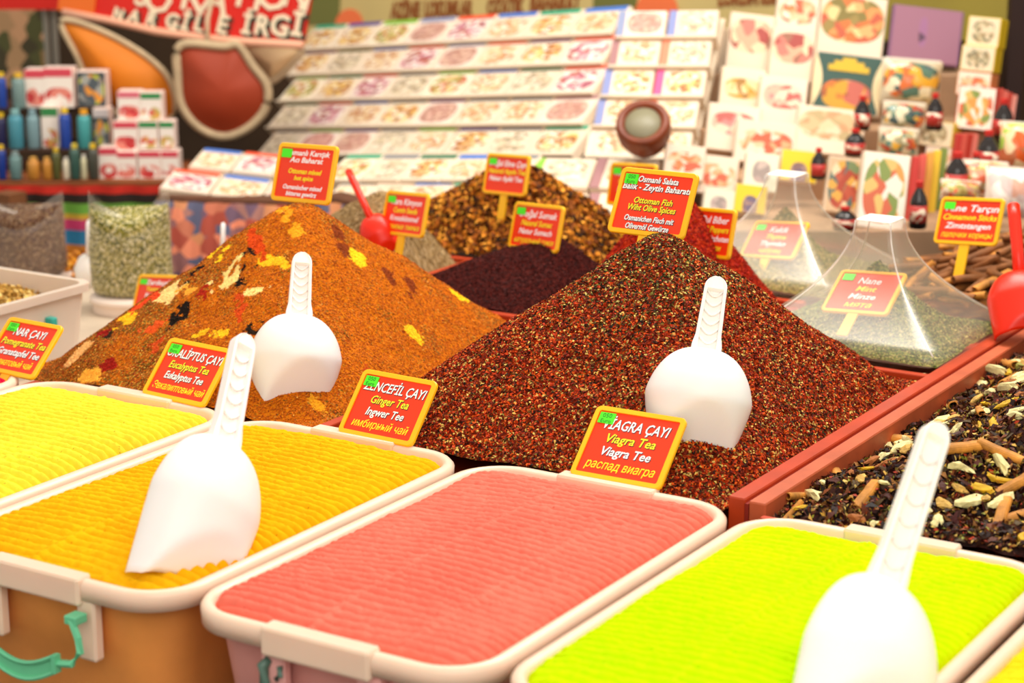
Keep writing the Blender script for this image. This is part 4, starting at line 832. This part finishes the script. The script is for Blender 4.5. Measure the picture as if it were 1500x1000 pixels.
for a in [(1262, 190, 4.8, 24, 50, 'dark bottle with red cap standing in front of the teal carton'), (1252, 228, 4.75, 30, 40, 'dark bottle with red cap below the first one'), (1198, 262, 4.65, 22, 46, 'slim black bottle with red cap and yellow band beside the yellow arch carton'), (1368, 190, 4.85, 24, 54, 'dark bottle behind the ornate carton'), (1468, 204, 4.7, 28, 60, 'dark bottle with pale red cap by the post'), (1446, 250, 4.6, 32, 60, 'dark bottle with red cap above the sweets bags'), (1400, 284, 4.5, 34, 62, 'wide dark bottle with a cream and red label'), (1344, 334, 4.35, 26, 70, 'dark bottle with orange cap left of the cinnamon sign'), (1428, 272, 4.55, 26, 50, 'dark bottle between the wide one and the sweets bags'), (1237, 336, 4.4, 34, 34, 'dark round jar at the foot of the patterned carton')]:
    bottle(*a)
bottle(1486, 80, 4.4, 8, 60, 'x') if False else None
# stepped stand under the right side goods
def steps(px0, px1, ys, ds, label):
    a, b = D(px0, ys[0], ds[0]), D(px1, ys[0], ds[0]); t = root('stepped_stand', M=pose((a.x, a.y, 0), YAW)); tag(t, label, 'stand'); L_ = (b-a).length
    Mi = t.matrix_world.inverted()
    for i in range(len(ys)):
        p = Mi @ D(px0, ys[i], ds[i]); yb = (Mi @ D(px0, ys[i+1], ds[i+1])).y if i+1 < len(ys) else p.y+.25
        MB().box(-.01, L_+.02, p.y+.005, yb+.004, 0, p.z, bev=.003).build('step', flat('stand_wood', 'b08a68', .7, .25, 8), t)
steps(1064, 1520, [338, 262, 190, 110], [4.48, 4.82, 5.0, 5.2], 'stepped wooden stand under the cartons, bags and bottles on the right')
# dark post at the right
po = MB().box(-.02, .02, -.02, .02, 0, 2.7).build('trim_1', flat('post_dark', '2c140c', .6, .2, 9), mat4=pose((D(1487, 60, 5.3).x, D(1487, 60, 5.3).y, 0), YAW)); struct(po)
# fascia boards with lettering above the rack
def fascia(px0, px1, y0, y1, d0, d1, m, label, name='fascia_sign', cat='sign'):
    a = D(px0, y1, d0); b = D(px1, y1, d1); up = D(px0, y0, d0)-a; t = root(name, M=frame(a, b-a, up)); tag(t, label, cat); L_ = (b-a).length; hh = up.length
    MB().box(0, L_, 0, .02, 0, hh, bev=.002).build('sign_board', m, t); return t, L_, hh
f1, L1, H1 = fascia(438, 1262, -30, 80, 6.75, 5.75, flat('fascia_cream', 'c8b070', .6, .12, 2.5), 'cream olive fascia sign with brown lettering above the sweets rack')
brn = colm('8a4a14')
def onf(px, py, d0=6.75, d1=5.75):
    u = 0; p = f1.matrix_world.inverted() @ CAMP; r_ = (f1.matrix_world.inverted().to_3x3() @ ray(px, py)); k = -p.y/r_.y; return p+r_*k
for txt, xa, xb, yb, hh in [('AZİNE', 572, 616, 27, 21), ('LOKUMLAR', 621, 692, 25, 21), ('OZATIK', 712, 768, 22, 21), ('BAHARAT', 776, 850, 18, 22), ('LOKUM', 1052, 1110, 8, 22), ('KURUYEMİŞ', 1114, 1180, 6, 20)]:
    a, b, c = onf(xa, yb), onf(xb, yb-.03*(xb-xa)), onf(xa, yb-hh)
    an = math.atan2(b.z-a.z, b.x-a.x); M2 = Matrix.Translation(((a.x+b.x)/2, -.002, (a.z+b.z)/2)) @ Matrix.Rotation(-an, 4, 'Y') @ RX90
    textmesh(txt, (c-a).length*1.55, brn, f1, M2, off=.004, ext=.001, wfit=(b-a).length)
for px, py, rpx in ((512, 38, 26), (962, 20, 34)):
    p = onf(px, py); r_ = PX(rpx, 6.3); pts = [(p.x+r_*math.cos(a), p.z+r_*math.sin(a)) for a in [PI*2*i/24 for i in range(24)]]
    mb = MB(); rings(mb, [[(x, -.001, z) for x, z in pts], [(x, -.006, z) for x, z in pts]]); mb.build('orange_disc', colm('e8703c'), f1)
for (xa, xb) in ((440, 500), (868, 935)):
    a = onf(xa, 36); b = onf(xb, -25); MB().box(a.x, b.x, -.004, -.001, a.z, b.z).build('green_panel', colm('6a6a2c'), f1)
f2, L2, H2 = fascia(1262, 1480, -20, 60, 5.75, 5.5, flat('fascia_olive2', '93822c', .6, .15, 3), 'olive green board at the top right behind the purple pack')
# red banner with lettering, hung panels
bn_l, bn_r = D(62, 10, 5.9), D(446, 62, 5.6)
bt = root('shop_banner', M=frame(bn_l, bn_r-bn_l, D(62, -60, 5.9)-bn_l)); tag(bt, 'red banner with cream shadowed lettering along the top left', 'banner'); BL_ = (bn_r-bn_l).length
MI = bt.matrix_world.inverted()
def onb(px, py): p = MI @ CAMP; r_ = MI.to_3x3() @ ray(px, py); return p+r_*(-p.y/r_.y)
pts_b = [onb(95, 14), onb(160, 26), onb(230, 42), onb(300, 52), onb(370, 58), onb(445, 62)]
n = len(pts_b); V = [(p.x, 0, p.z) for p in pts_b]+[(p.x, 0, pts_b[0].z+.22) for p in pts_b]
mb = MB(); mb.add(V+[(a, .01, c) for a, b, c in V], [(i, i+1, n+i+1, n+i) for i in range(n-1)]+[(2*n+i, 3*n+i, 3*n+i+1, 2*n+i+1) for i in range(n-1)]); mb.build('banner_cloth', flat('banner_red', 'd01c0c', .6, .1, 3), bt)
mb = MB(); mb.tube([(p.x, -.004, p.z-.008) for p in pts_b], .012, 6); mb.build('banner_hem', colm('f0b090'), bt, smooth=True)
p0 = onb(88, 0); p1 = onb(138, 22); MB().box(p0.x, p1.x, -.006, -.001, p1.z, p0.z+.1).build('orange_patch', colm('e06818'), bt)
crm = colm('ecd8b8'); shd = colm('2c3020')
for txt, x, y, h_, an in [('N', 172, 28, 17, -.2), ('A', 195, 32, 19, -.2), ('R', 220, 36, 20, -.2), ('G', 250, 41, 23, -.18), ('İ', 270, 43, 24, -.15), ('L', 290, 45, 24, -.12), ('E', 324, 48, 27, -.1), ('İ', 360, 49, 28, -.06), ('R', 382, 51, 30, -.06), ('G', 408, 52, 32, -.05), ('İ', 434, 52, 34, -.04)]:
    p = onb(x, y); s_ = PX(h_, 5.75)*1.35
    for mm, dx, y_, off in ((shd, .009, -.0015, .004), (crm, 0, -.004, .0022)):
        textmesh(txt, s_, mm, bt, Matrix.Translation((p.x+dx, y_, p.z-dx*.7)) @ Matrix.Rotation(-an, 4, 'Y') @ RX90, off=off, ext=.0008)
for txt, x, y, h_ in [('S', 205, 8, 36), ('O', 228, 18, 44), ('K', 280, 16, 48), ('A', 312, 20, 48), ('H', 362, 12, 44), ('O', 395, 14, 46), ('N', 432, 12, 44)]:
    p = onb(x, y); textmesh(txt, PX(h_, 5.75)*1.4, crm, bt, Matrix.Translation((p.x, -.003, p.z)) @ Matrix.Rotation(.12, 4, 'Y') @ RX90, off=.0015, ext=.0008)
mb = MB(); a = onb(316, 0); b = onb(309, 62); mb.tube([(a.x+.03, -.02, a.z+.1), (a.x, -.02, a.z), (a.x-.005, -.02, (a.z+b.z)/2), (b.x, -.02, b.z)], .006, 6); mb.build('banner_hook', colm('d8c4a0'), bt, smooth=True)
MB().box(0, .9, 0, .012, 0, .08).build('red_beam', flat('banner_red', 'd01c0c'), tag(root('red_beam', M=pose(D(-60, 14, 6.2), YAW)), 'short red beam in the top left corner', 'beam'))
# hung padded panels with cream edging
def panel(outline, d, m, label, edge=9, puff=.05):
    P3 = [D(x, y, d) for x, y in outline]; c = sum(P3, Vector())/len(P3); M = pose(c, YAW); Mi = M.inverted(); t = root('padded_panel', M=M); tag(t, label, 'panel', 'padded panels hanging under the red banner')
    L = [Mi @ p for p in P3]; n = len(L); sm = []
    for i in range(n):
        a, b, c_, d_ = L[i-1], L[i], L[(i+1) % n], L[(i+2) % n]
        for k in range(5):
            u = k/5; sm.append(.5*((2*b)+(c_-a)*u+(2*a-5*b+4*c_-d_)*u*u+(3*b-a-3*c_+d_)*u**3))
    N = len(sm); V = []; F = []; R = 6
    for j in range(R+1):
        k = 1-j/R*.98
        for p in sm: V.append((p.x*k, -puff*(1-k*k), p.z*k))
    for j in range(R):
        for i in range(N): F.append((j*N+i, j*N+(i+1) % N, (j+1)*N+(i+1) % N, (j+1)*N+i))
    F.append(tuple(R*N+i for i in range(N))); mb = MB(); mb.add(V, F); mb.build('panel_pad', m, t, smooth=True)
    mb = MB(); mb.add([(p.x, .015, p.z) for p in sm], [tuple(range(N))]); mb.build('panel_back', m, t)
    mb = MB(); mb.tube([(p.x, -.01, p.z) for p in sm], PX(edge, d), 8, closed=True); mb.build('cream_edging', flat('cream_edging', 'c4ac88', .7, .15, 30), t, smooth=True); return t
panel([(95, 28), (150, 42), (215, 80), (250, 120), (252, 172), (200, 185), (140, 140), (115, 80)], 5.75, flat('panel_orange', 'd87808', .6, .2, 3), 'orange padded panel with cream edging at the upper left', 4.5)
panel([(268, 64), (330, 66), (352, 64), (372, 95), (392, 125), (388, 160), (360, 190), (325, 202), (290, 188), (266, 155), (262, 110)], 5.7, flat('panel_rust', 'a03818', .6, .25, 3), 'rust brown rounded padded panel with cream edging', 6.5)
panel([(352, 66), (440, 66), (430, 90), (398, 118), (385, 108)], 5.85, flat('panel_cream', 'e0c090', .6, .2, 3), 'cream padded panel corner beside the sweets rack', 6)
for x in (74, 86):
    mb = MB(); mb.tube([(0, 0, 0), (0, 0, PX(260, 6.3))], .010, 8); o = mb.build('awning_pole', flat('pole_grey', '8a8478', .4, metal=.4), None, mat4=Matrix.Translation(D(x, 150, 6.3))); tag(o, ['grey awning pole behind the left shelf, the left one', 'grey awning pole behind the left shelf, the right one'][x > 80], 'pole')
lf = printed('leaf_print', '5a4420', ['8a6a3c', '3c3418', 'a8825a', '4a4a20', 'c09068'], 5, .6, .6, .5, .5)
M, a_, b_ = face(20, 130, 6.7, 110, 130, 0); carton(M, a_, b_, .02, colm('3c2c18'), lf, 'brown and green leaf print hanging at the far left', None, name='leaf_print_cloth', cat='cloth')
# ------------------------------------------------------------------ left shelf with bottles and cartons
def zline(px, py, d): return D(px, py, d)
def lshelf(px0, px1, py, d, th, label, m, dep=.35):
    a, b = D(px0, py, d), D(px1, py, d); t = MB().box(0, (b-a).length, 0, dep, -th, 0, bev=.002).build('shelf_board', m, None, mat4=pose(a, YAW)); tag(t, label, 'shelf', 'shelves on the left'); return t
dw = flat('shelf_wood', '8a4a20', .6, .25, 9)
lshelf(-40, 262, 266, 5.5, .02, 'brown shelf board under the bottles on the left', dw)
lshelf(-40, 160, 219, 5.62, .008, 'thin shelf board behind the short bottles on the left', flat('shelf_dark', '3c2414', .6), .2)
lshelf(-40, 160, 160, 5.68, .008, 'thin shelf board under the top row of packs on the left', flat('shelf_dark', '3c2414', .6), .2)
MB().box(-.2, PX(210, 5.55), .02, .5, -.6, -.02).build('shelf_cabinet', flat('cab_dark', '3a2018', .7, .3, 6), None, mat4=pose(D(-10, 266, 5.5), YAW)); tag(bpy.data.objects['shelf_cabinet'], 'dark brown cabinet under the left shelf', 'cabinet')
def sb(x, y0, y1, wpx, body, cap, label, d=5.52, lab=None, capk=.5, neck=.72):
    bottle(x, y0, d, wpx, y0-y1, label, flat('bot_'+body, body, .3), cap, lab, group='bottles on the left shelf', capk=capk, neck=neck)
for a in [(4, 262, 212, 13, '203a8a', 'e8c020', 'blue bottle with yellow cap in the bottom row at the left edge'), (24, 262, 222, 18, '6a8a88', '8aa0a0', 'grey teal jar in the bottom row'), (50, 262, 230, 18, 'c88838', 'e0a850', 'amber jar in the bottom row, the wider one'), (70, 262, 230, 14, 'c88838', 'e0a850', 'amber jar in the bottom row, the slimmer one'), (84, 262, 216, 12, '5a5a30', 'e8c020', 'olive bottle with yellow cap right of the amber jars'), (98, 262, 230, 10, 'e8dcc0', 'f0e8d8', 'cream tube between the dark bottles'), (111, 262, 210, 15, '3a5a50', 'd8c040', 'dark green bottle with teal label in the bottom row'), (124, 262, 226, 9, 'd8d0a8', 'f0e8d8', 'pale tube right of the dark green bottle'), (138, 262, 210, 15, '4a4a40', 'e8c020', 'dark bottle with yellow cap at the end of the bottom row')]:
    sb(*a)
for a in [(4, 217, 165, 13, '2a2a50', 'e8c020', 'navy bottle in the middle row at the left edge'), (25, 217, 160, 22, '4a90a0', '88b8b8', 'light teal bottle in the middle row'), (50, 217, 160, 18, '7a9aa0', '88a8b0', 'grey blue bottle in the middle row'), (97, 217, 158, 17, '2848a0', 'f0c828', 'royal blue bottle with yellow cap in the middle row'), (125, 217, 160, 20, '48a0a0', 'f0a828', 'turquoise bottle with orange cap in the middle row'), (4, 158, 106, 14, '2848a0', 'f0c828', 'blue bottle with yellow cap in the top row'), (29, 158, 107, 20, '7a9490', 'e8b830', 'grey green bottle with yellow cap in the top row')]:
    sb(*a, d=5.64)
redc = printed('fruit_red', 'f8ece0', ['d84848', 'f8ece0', 'c83838', 'e88878'], 4, .46, .3, .5, .35); redg = printed('fruit_green', 'f8ece0', ['e0a048', 'd86858', 'f8ece0', 'c8b060'], 4, .46, .3, .5, .3); darkp = printed('dark_pack', '3a4448', ['8a8a88', 'e89838', 'c8c838', '505a60', 'a8a8a0'], 4, .46, .44, .5, .5)
def lc(x, y, wpx, hpx, pr, band, label, d=5.55, side='f4dcd0'):
    M, a, b = face(x, y, d, wpx, hpx, 0); carton(M, a, b, .06, colm(side), pr, label, 'fruit tea cartons on the left shelf', band=colm(band) if band else None, bandh=.22, name='tea_carton')
for a in [(53, 158, 30, 56, redc, 'd84858', 'white and red fruit carton in the top row, the left one'), (87, 158, 44, 58, redc, 'd84858', 'wide white and red fruit carton in the top row'), (135, 157, 44, 52, darkp, None, 'dark grey pack with an orange and green picture'), (75, 217, 26, 60, redg, '38884a', 'cream carton with green top in the middle row'), (150, 217, 24, 58, darkp, 'c8c0c0', 'grey framed pack at the right end of the middle row')]:
    lc(*a, d=5.66)
for a in [(160, 264, 28, 48, redc, 'd84858', 'pink and white carton in the bottom row beside the dark bottles'), (185, 262, 32, 40, redc, 'd84858', 'red fruit carton under the left stack'), (185, 222, 36, 44, redc, 'd84858', 'red fruit carton in the middle of the left stack'), (190, 176, 34, 42, redc, 'e07080', 'red fruit carton on top of the left stack'), (222, 176, 32, 40, redg, '2c8a48', 'green topped carton on top of the right stack'), (218, 218, 28, 40, redg, '2c8a48', 'green topped carton in the middle of the right stack'), (245, 218, 22, 40, redg, '2c8a48', 'narrow green topped carton at the right of the stack'), (220, 263, 34, 42, redc, 'd84858', 'red banded carton in the bottom row, the left one'), (250, 263, 26, 42, redc, 'd84858', 'red banded carton in the bottom row, the right one')]:
    lc(*a)
# striped textile below the shelf
sa_, sb_ = D(-40, 272, 5.3), D(260, 272, 5.3); L_ = (sb_-sa_).length
cols = ['c82818', '2c1c14', '6aa038', 'c8a030', 'c83868', '2c78a0', 'c87828', 'a02018', '3c2018']
t = root('striped_textile', M=pose(sa_, YAW)); tag(t, 'striped textile of red, green, pink, blue and orange bands behind the sacks', 'textile')
hs = [12, 14, 16, 8, 16, 22, 14, 22, 40]; z = 0
for i, (c, h_) in enumerate(zip(cols, hs)):
    h3 = PX(h_, 5.3); mb = MB(); n = 30
    V = [(L_*k/n, -.008*math.sin(k*1.3), zz) for k in range(n+1) for zz in (z, z-h3)]; mb.add(V+[(a, b+.004, c_) for a, b, c_ in V], [(2*k, 2*k+1, 2*k+3, 2*k+2) for k in range(n)]+[(2*n+2+2*k, 2*n+2+2*k+2, 2*n+2+2*k+3, 2*n+2+2*k+1) for k in range(n)]); mb.build('colour_stripe', flat('stripe_'+c, c, .8, .15, 30), t, smooth=True); z -= h3
# ------------------------------------------------------------------ herb sacks, tub and cards on the left
def sack(px, py, d, wpx, hpx, cols, label, hl, seed, ear=.24):
    a, h = PX(wpx, d)/2, PX(hpx, d); M = pose(D(px, py, d), YAW); t = root('herb_sack', M=M); tag(t, label, 'sack', 'clear sacks of dried herbs')
    N = 40; rd = random.Random(seed)
    def ringz(s, inner):
        R = []
        for i in range(N):
            an = 2*PI*i/N; c, s_ = math.cos(an), math.sin(an); k = (1-.12*max(0, s-.6)) * (1-.10*(1-min(1, s/.08))); wv = 1+.02*math.sin(an*5+seed)+.015*math.sin(9*s+an*3)
            y = a*.72*s_*k*wv*(1-.75*max(0, (s-.78)/.22) if not inner else 1)
            x = a*c*k*wv
            top = (1-ear)+ear*abs(c)**1.6 if not inner else .70+.17*abs(c)**1.6
            R.append((x*(.97 if inner else 1), y*(.97 if inner else 1), h*s*top/(1 if not inner else 1)))
        return R
    mb = MB(); rings(mb, [ringz(s, True) for s in (0.005, .04, .1, .3, .5, .7, .9, 1.0)]); mb.build('herbs', speck('herb_'+cols[0], cols, 300, .9, .9), t, smooth=True)
    mb = MB(); rings(mb, [ringz(s, False) for s in (0, .03, .08, .2, .35, .5, .65, .75, .82, .9, .96, 1.0)], True, False); mb.build('sack_film', film('sack_film', 'fff0e0', .05, .02), t, smooth=True)
    return t
sack(193, 428, 4.25, 122, 152, ['8a8438', 'b8a860', '66682c', 'd8c888', '98903c', '50521e', 'ece0b4'], 'clear sack of green dried herbs standing on a white bucket', '', 1)
sack(38, 398, 4.5, 122, 120, ['6a4a34', '8a6a4c', '4a3020', 'a08468', '5a3c38', '7a5a44'], 'clear sack of brown dried herbs at the left edge', '', 2)
def bucket(px, py, d, wpx, hpx, label, col='f0dccc'):
    a, h = PX(wpx, d)/2, PX(hpx, d); t = root('bucket', D(px, py, d)); tag(t, label, 'bucket')
    MB().lathe([(a*.88, -h), (a*.9, -h+.004), (a*.98, -.012), (a*.98, 0)], 28).build('bucket_body', flat('bucket_'+col, col, .4, .05, 6), t, smooth=True)
    MB().lathe([(a*1.0, -.014), (a*1.03, -.012), (a*1.03, -.002), (a*.98, -.0005)], 28).build('bucket_rim', flat('bucket_'+col, col), t, smooth=True)
bucket(193, 430, 4.25, 118, 90, 'white bucket under the green herb sack')
bucket(38, 400, 4.5, 130, 70, 'pale bucket under the brown herb sack', 'd8c4b4')
q = P(140, 412, RZ+.02)
def lefttub(x0, x1, y0, y1, z1, z0, label):
    t = root('clear_tub', ((x0+x1)/2, (y0+y1)/2, z0)); tag(t, label, 'tub'); hx, hy = (x1-x0)/2, (y1-y0)/2; h = z1-z0; pl = flat('frosted_tub', 'dccab8', .35, .08, 5, sss=.2)
    R = lambda i, z: [(a, b, z) for a, b in rrect(-hx+i, hx-i, -hy+i, hy-i, .03, 5)]
    mb = MB(); rings(mb, [R(.02, 0), R(.008, h-.015), R(0, h-.015), R(0, h), R(.012, h), R(.02, h-.05)], True, True); mb.build('tub_body', pl, t, smooth=False)
    for yy in (-.45, .45): MB().box(hx-.012, hx+.006, yy*hy-.008, yy*hy+.008, h-.075, h-.045, bev=.002).build('teal_clip', colm('38a898'), t)
    return t
ax, ay = q.x, q.y
lefttub(ax-.36, ax, ay-.42, ay, RZ+.02, RZ-.13, 'frosted storage tub with teal clips below the herb sacks')
hch = pyramid(ax-.18, ay-.16, ax-.34, ax-.02, ay-.38, ay-.02, .045, RZ-.02, 88, p=2, soft=.3, rough=.012)
o = mound('flower_heap', hch, ax-.34, ax-.02, ay-.40, ay-.02, ['c89a48', 'b08038', 'd8b060'], 'heap of dried yellow flower heads in the frosted tub', 'herb', 40, 40, 88)
scatter('flower_heads', hch, ax-.34, ax-.02, ay-.40, ay-.02, 2500, .012, PAL(['d8ac50', 'e8c878', 'b88838', 'a87830']), attr('petal', .6, .4, 300, .22), o, .004, .8, tilt=2)
c0 = D(115, 412, 4.6); hor2 = pyramid(c0.x, c0.y, c0.x-.16, c0.x+.13, c0.y-.13, c0.y+.13, .07, c0.z, 89, p=2, soft=.3, rough=.012)
o = mound('pasta_heap', hor2, c0.x-.16, c0.x+.13, c0.y-.13, c0.y+.13, ['c87818', 'a86010', 'd89028'], 'heap of amber orange curls between the two herb sacks', 'snack', 40, 40, 89)
scatter('curls', hor2, c0.x-.16, c0.x+.13, c0.y-.13, c0.y+.13, 1500, .014, PAL(['d88820', 'e8a030', 'a86414']), attr('petal', .6, .4, 300, .22), o, .004, .8, tilt=2)
bucket(112, 414, 4.6, 90, 90, 'pale bucket under the amber curls', 'e4d0be')
M = pose(D(14, 482, 3.95), YAW+.05, .12); cd = root('handwritten_card', M=M); tag(cd, 'white handwritten card leaning at the left edge', 'card')
MB().box(-PX(40, 3.95), PX(30, 3.95), 0, .003, 0, PX(80, 3.95), bev=.0008).build('card_sheet', colm('fbf0e2'), cd)
textmesh('МИН', PX(52, 3.95), colm('4a4440'), cd, Matrix.Translation((-PX(-1, 3.95), -.0008, PX(18, 3.95))) @ RX90, ext=.0002, wfit=PX(48, 3.95))
# white scoop handles poking up at the left
def spoon(px, py, d, wpx, hpx, label):
    a, h = PX(wpx, d)/2, PX(hpx, d); t = root('white_spoon', M=pose(D(px, py, d), YAW, .1, .04)); tag(t, label, 'spoon')
    mb = MB(); mb.tube([(0, 0, 0), (0, 0, h*.5), (0, 0, h*.9), (0, 0, h)], [a*.9, a, a, a*.6], 10, flatk=.4); mb.build('spoon_handle', white_pl, t, smooth=True)
    mb = MB(); mb.lathe([(.001, -a*4), (a*1.4, -a*3.2), (a*1.8, -a*1.8), (a*1.2, -a*.4), (a*.7, 0)], 14, sy=.5); mb.build('spoon_bowl', white_pl, t, smooth=True)
spoon(326, 372, 4.3, 17, 46, 'white scoop handle showing behind the left slope of the orange mound')
spoon(131, 372, 4.45, 26, 50, 'white spoon beside the green herb sack')
describe()
for o in bpy.data.objects:
    if o.get('group') == 'cinnamon sticks in the rear tray':
        x, y = o.location.x/HC, o.location.y/HC; M3 = o.matrix_world.to_3x3(); a = math.degrees(math.atan2(M3[1][0], M3[0][0])) % 180
        o['label'] = f"rear tray cinnamon stick, {['lying crosswise', 'slanting left', 'lying lengthwise', 'slanting right'][int(((a+22.5) % 180)/45)]}, {['left', 'centre left', 'centre', 'centre right', 'right'][min(4, int((x+1.65)/.14))]}, {['front', 'middle', 'back', 'far back'][min(3, int((y-4.08)/.155))]}, {'raised' if M3[2][0] > .1 else 'dipping' if M3[2][0] < -.1 else 'level'}"
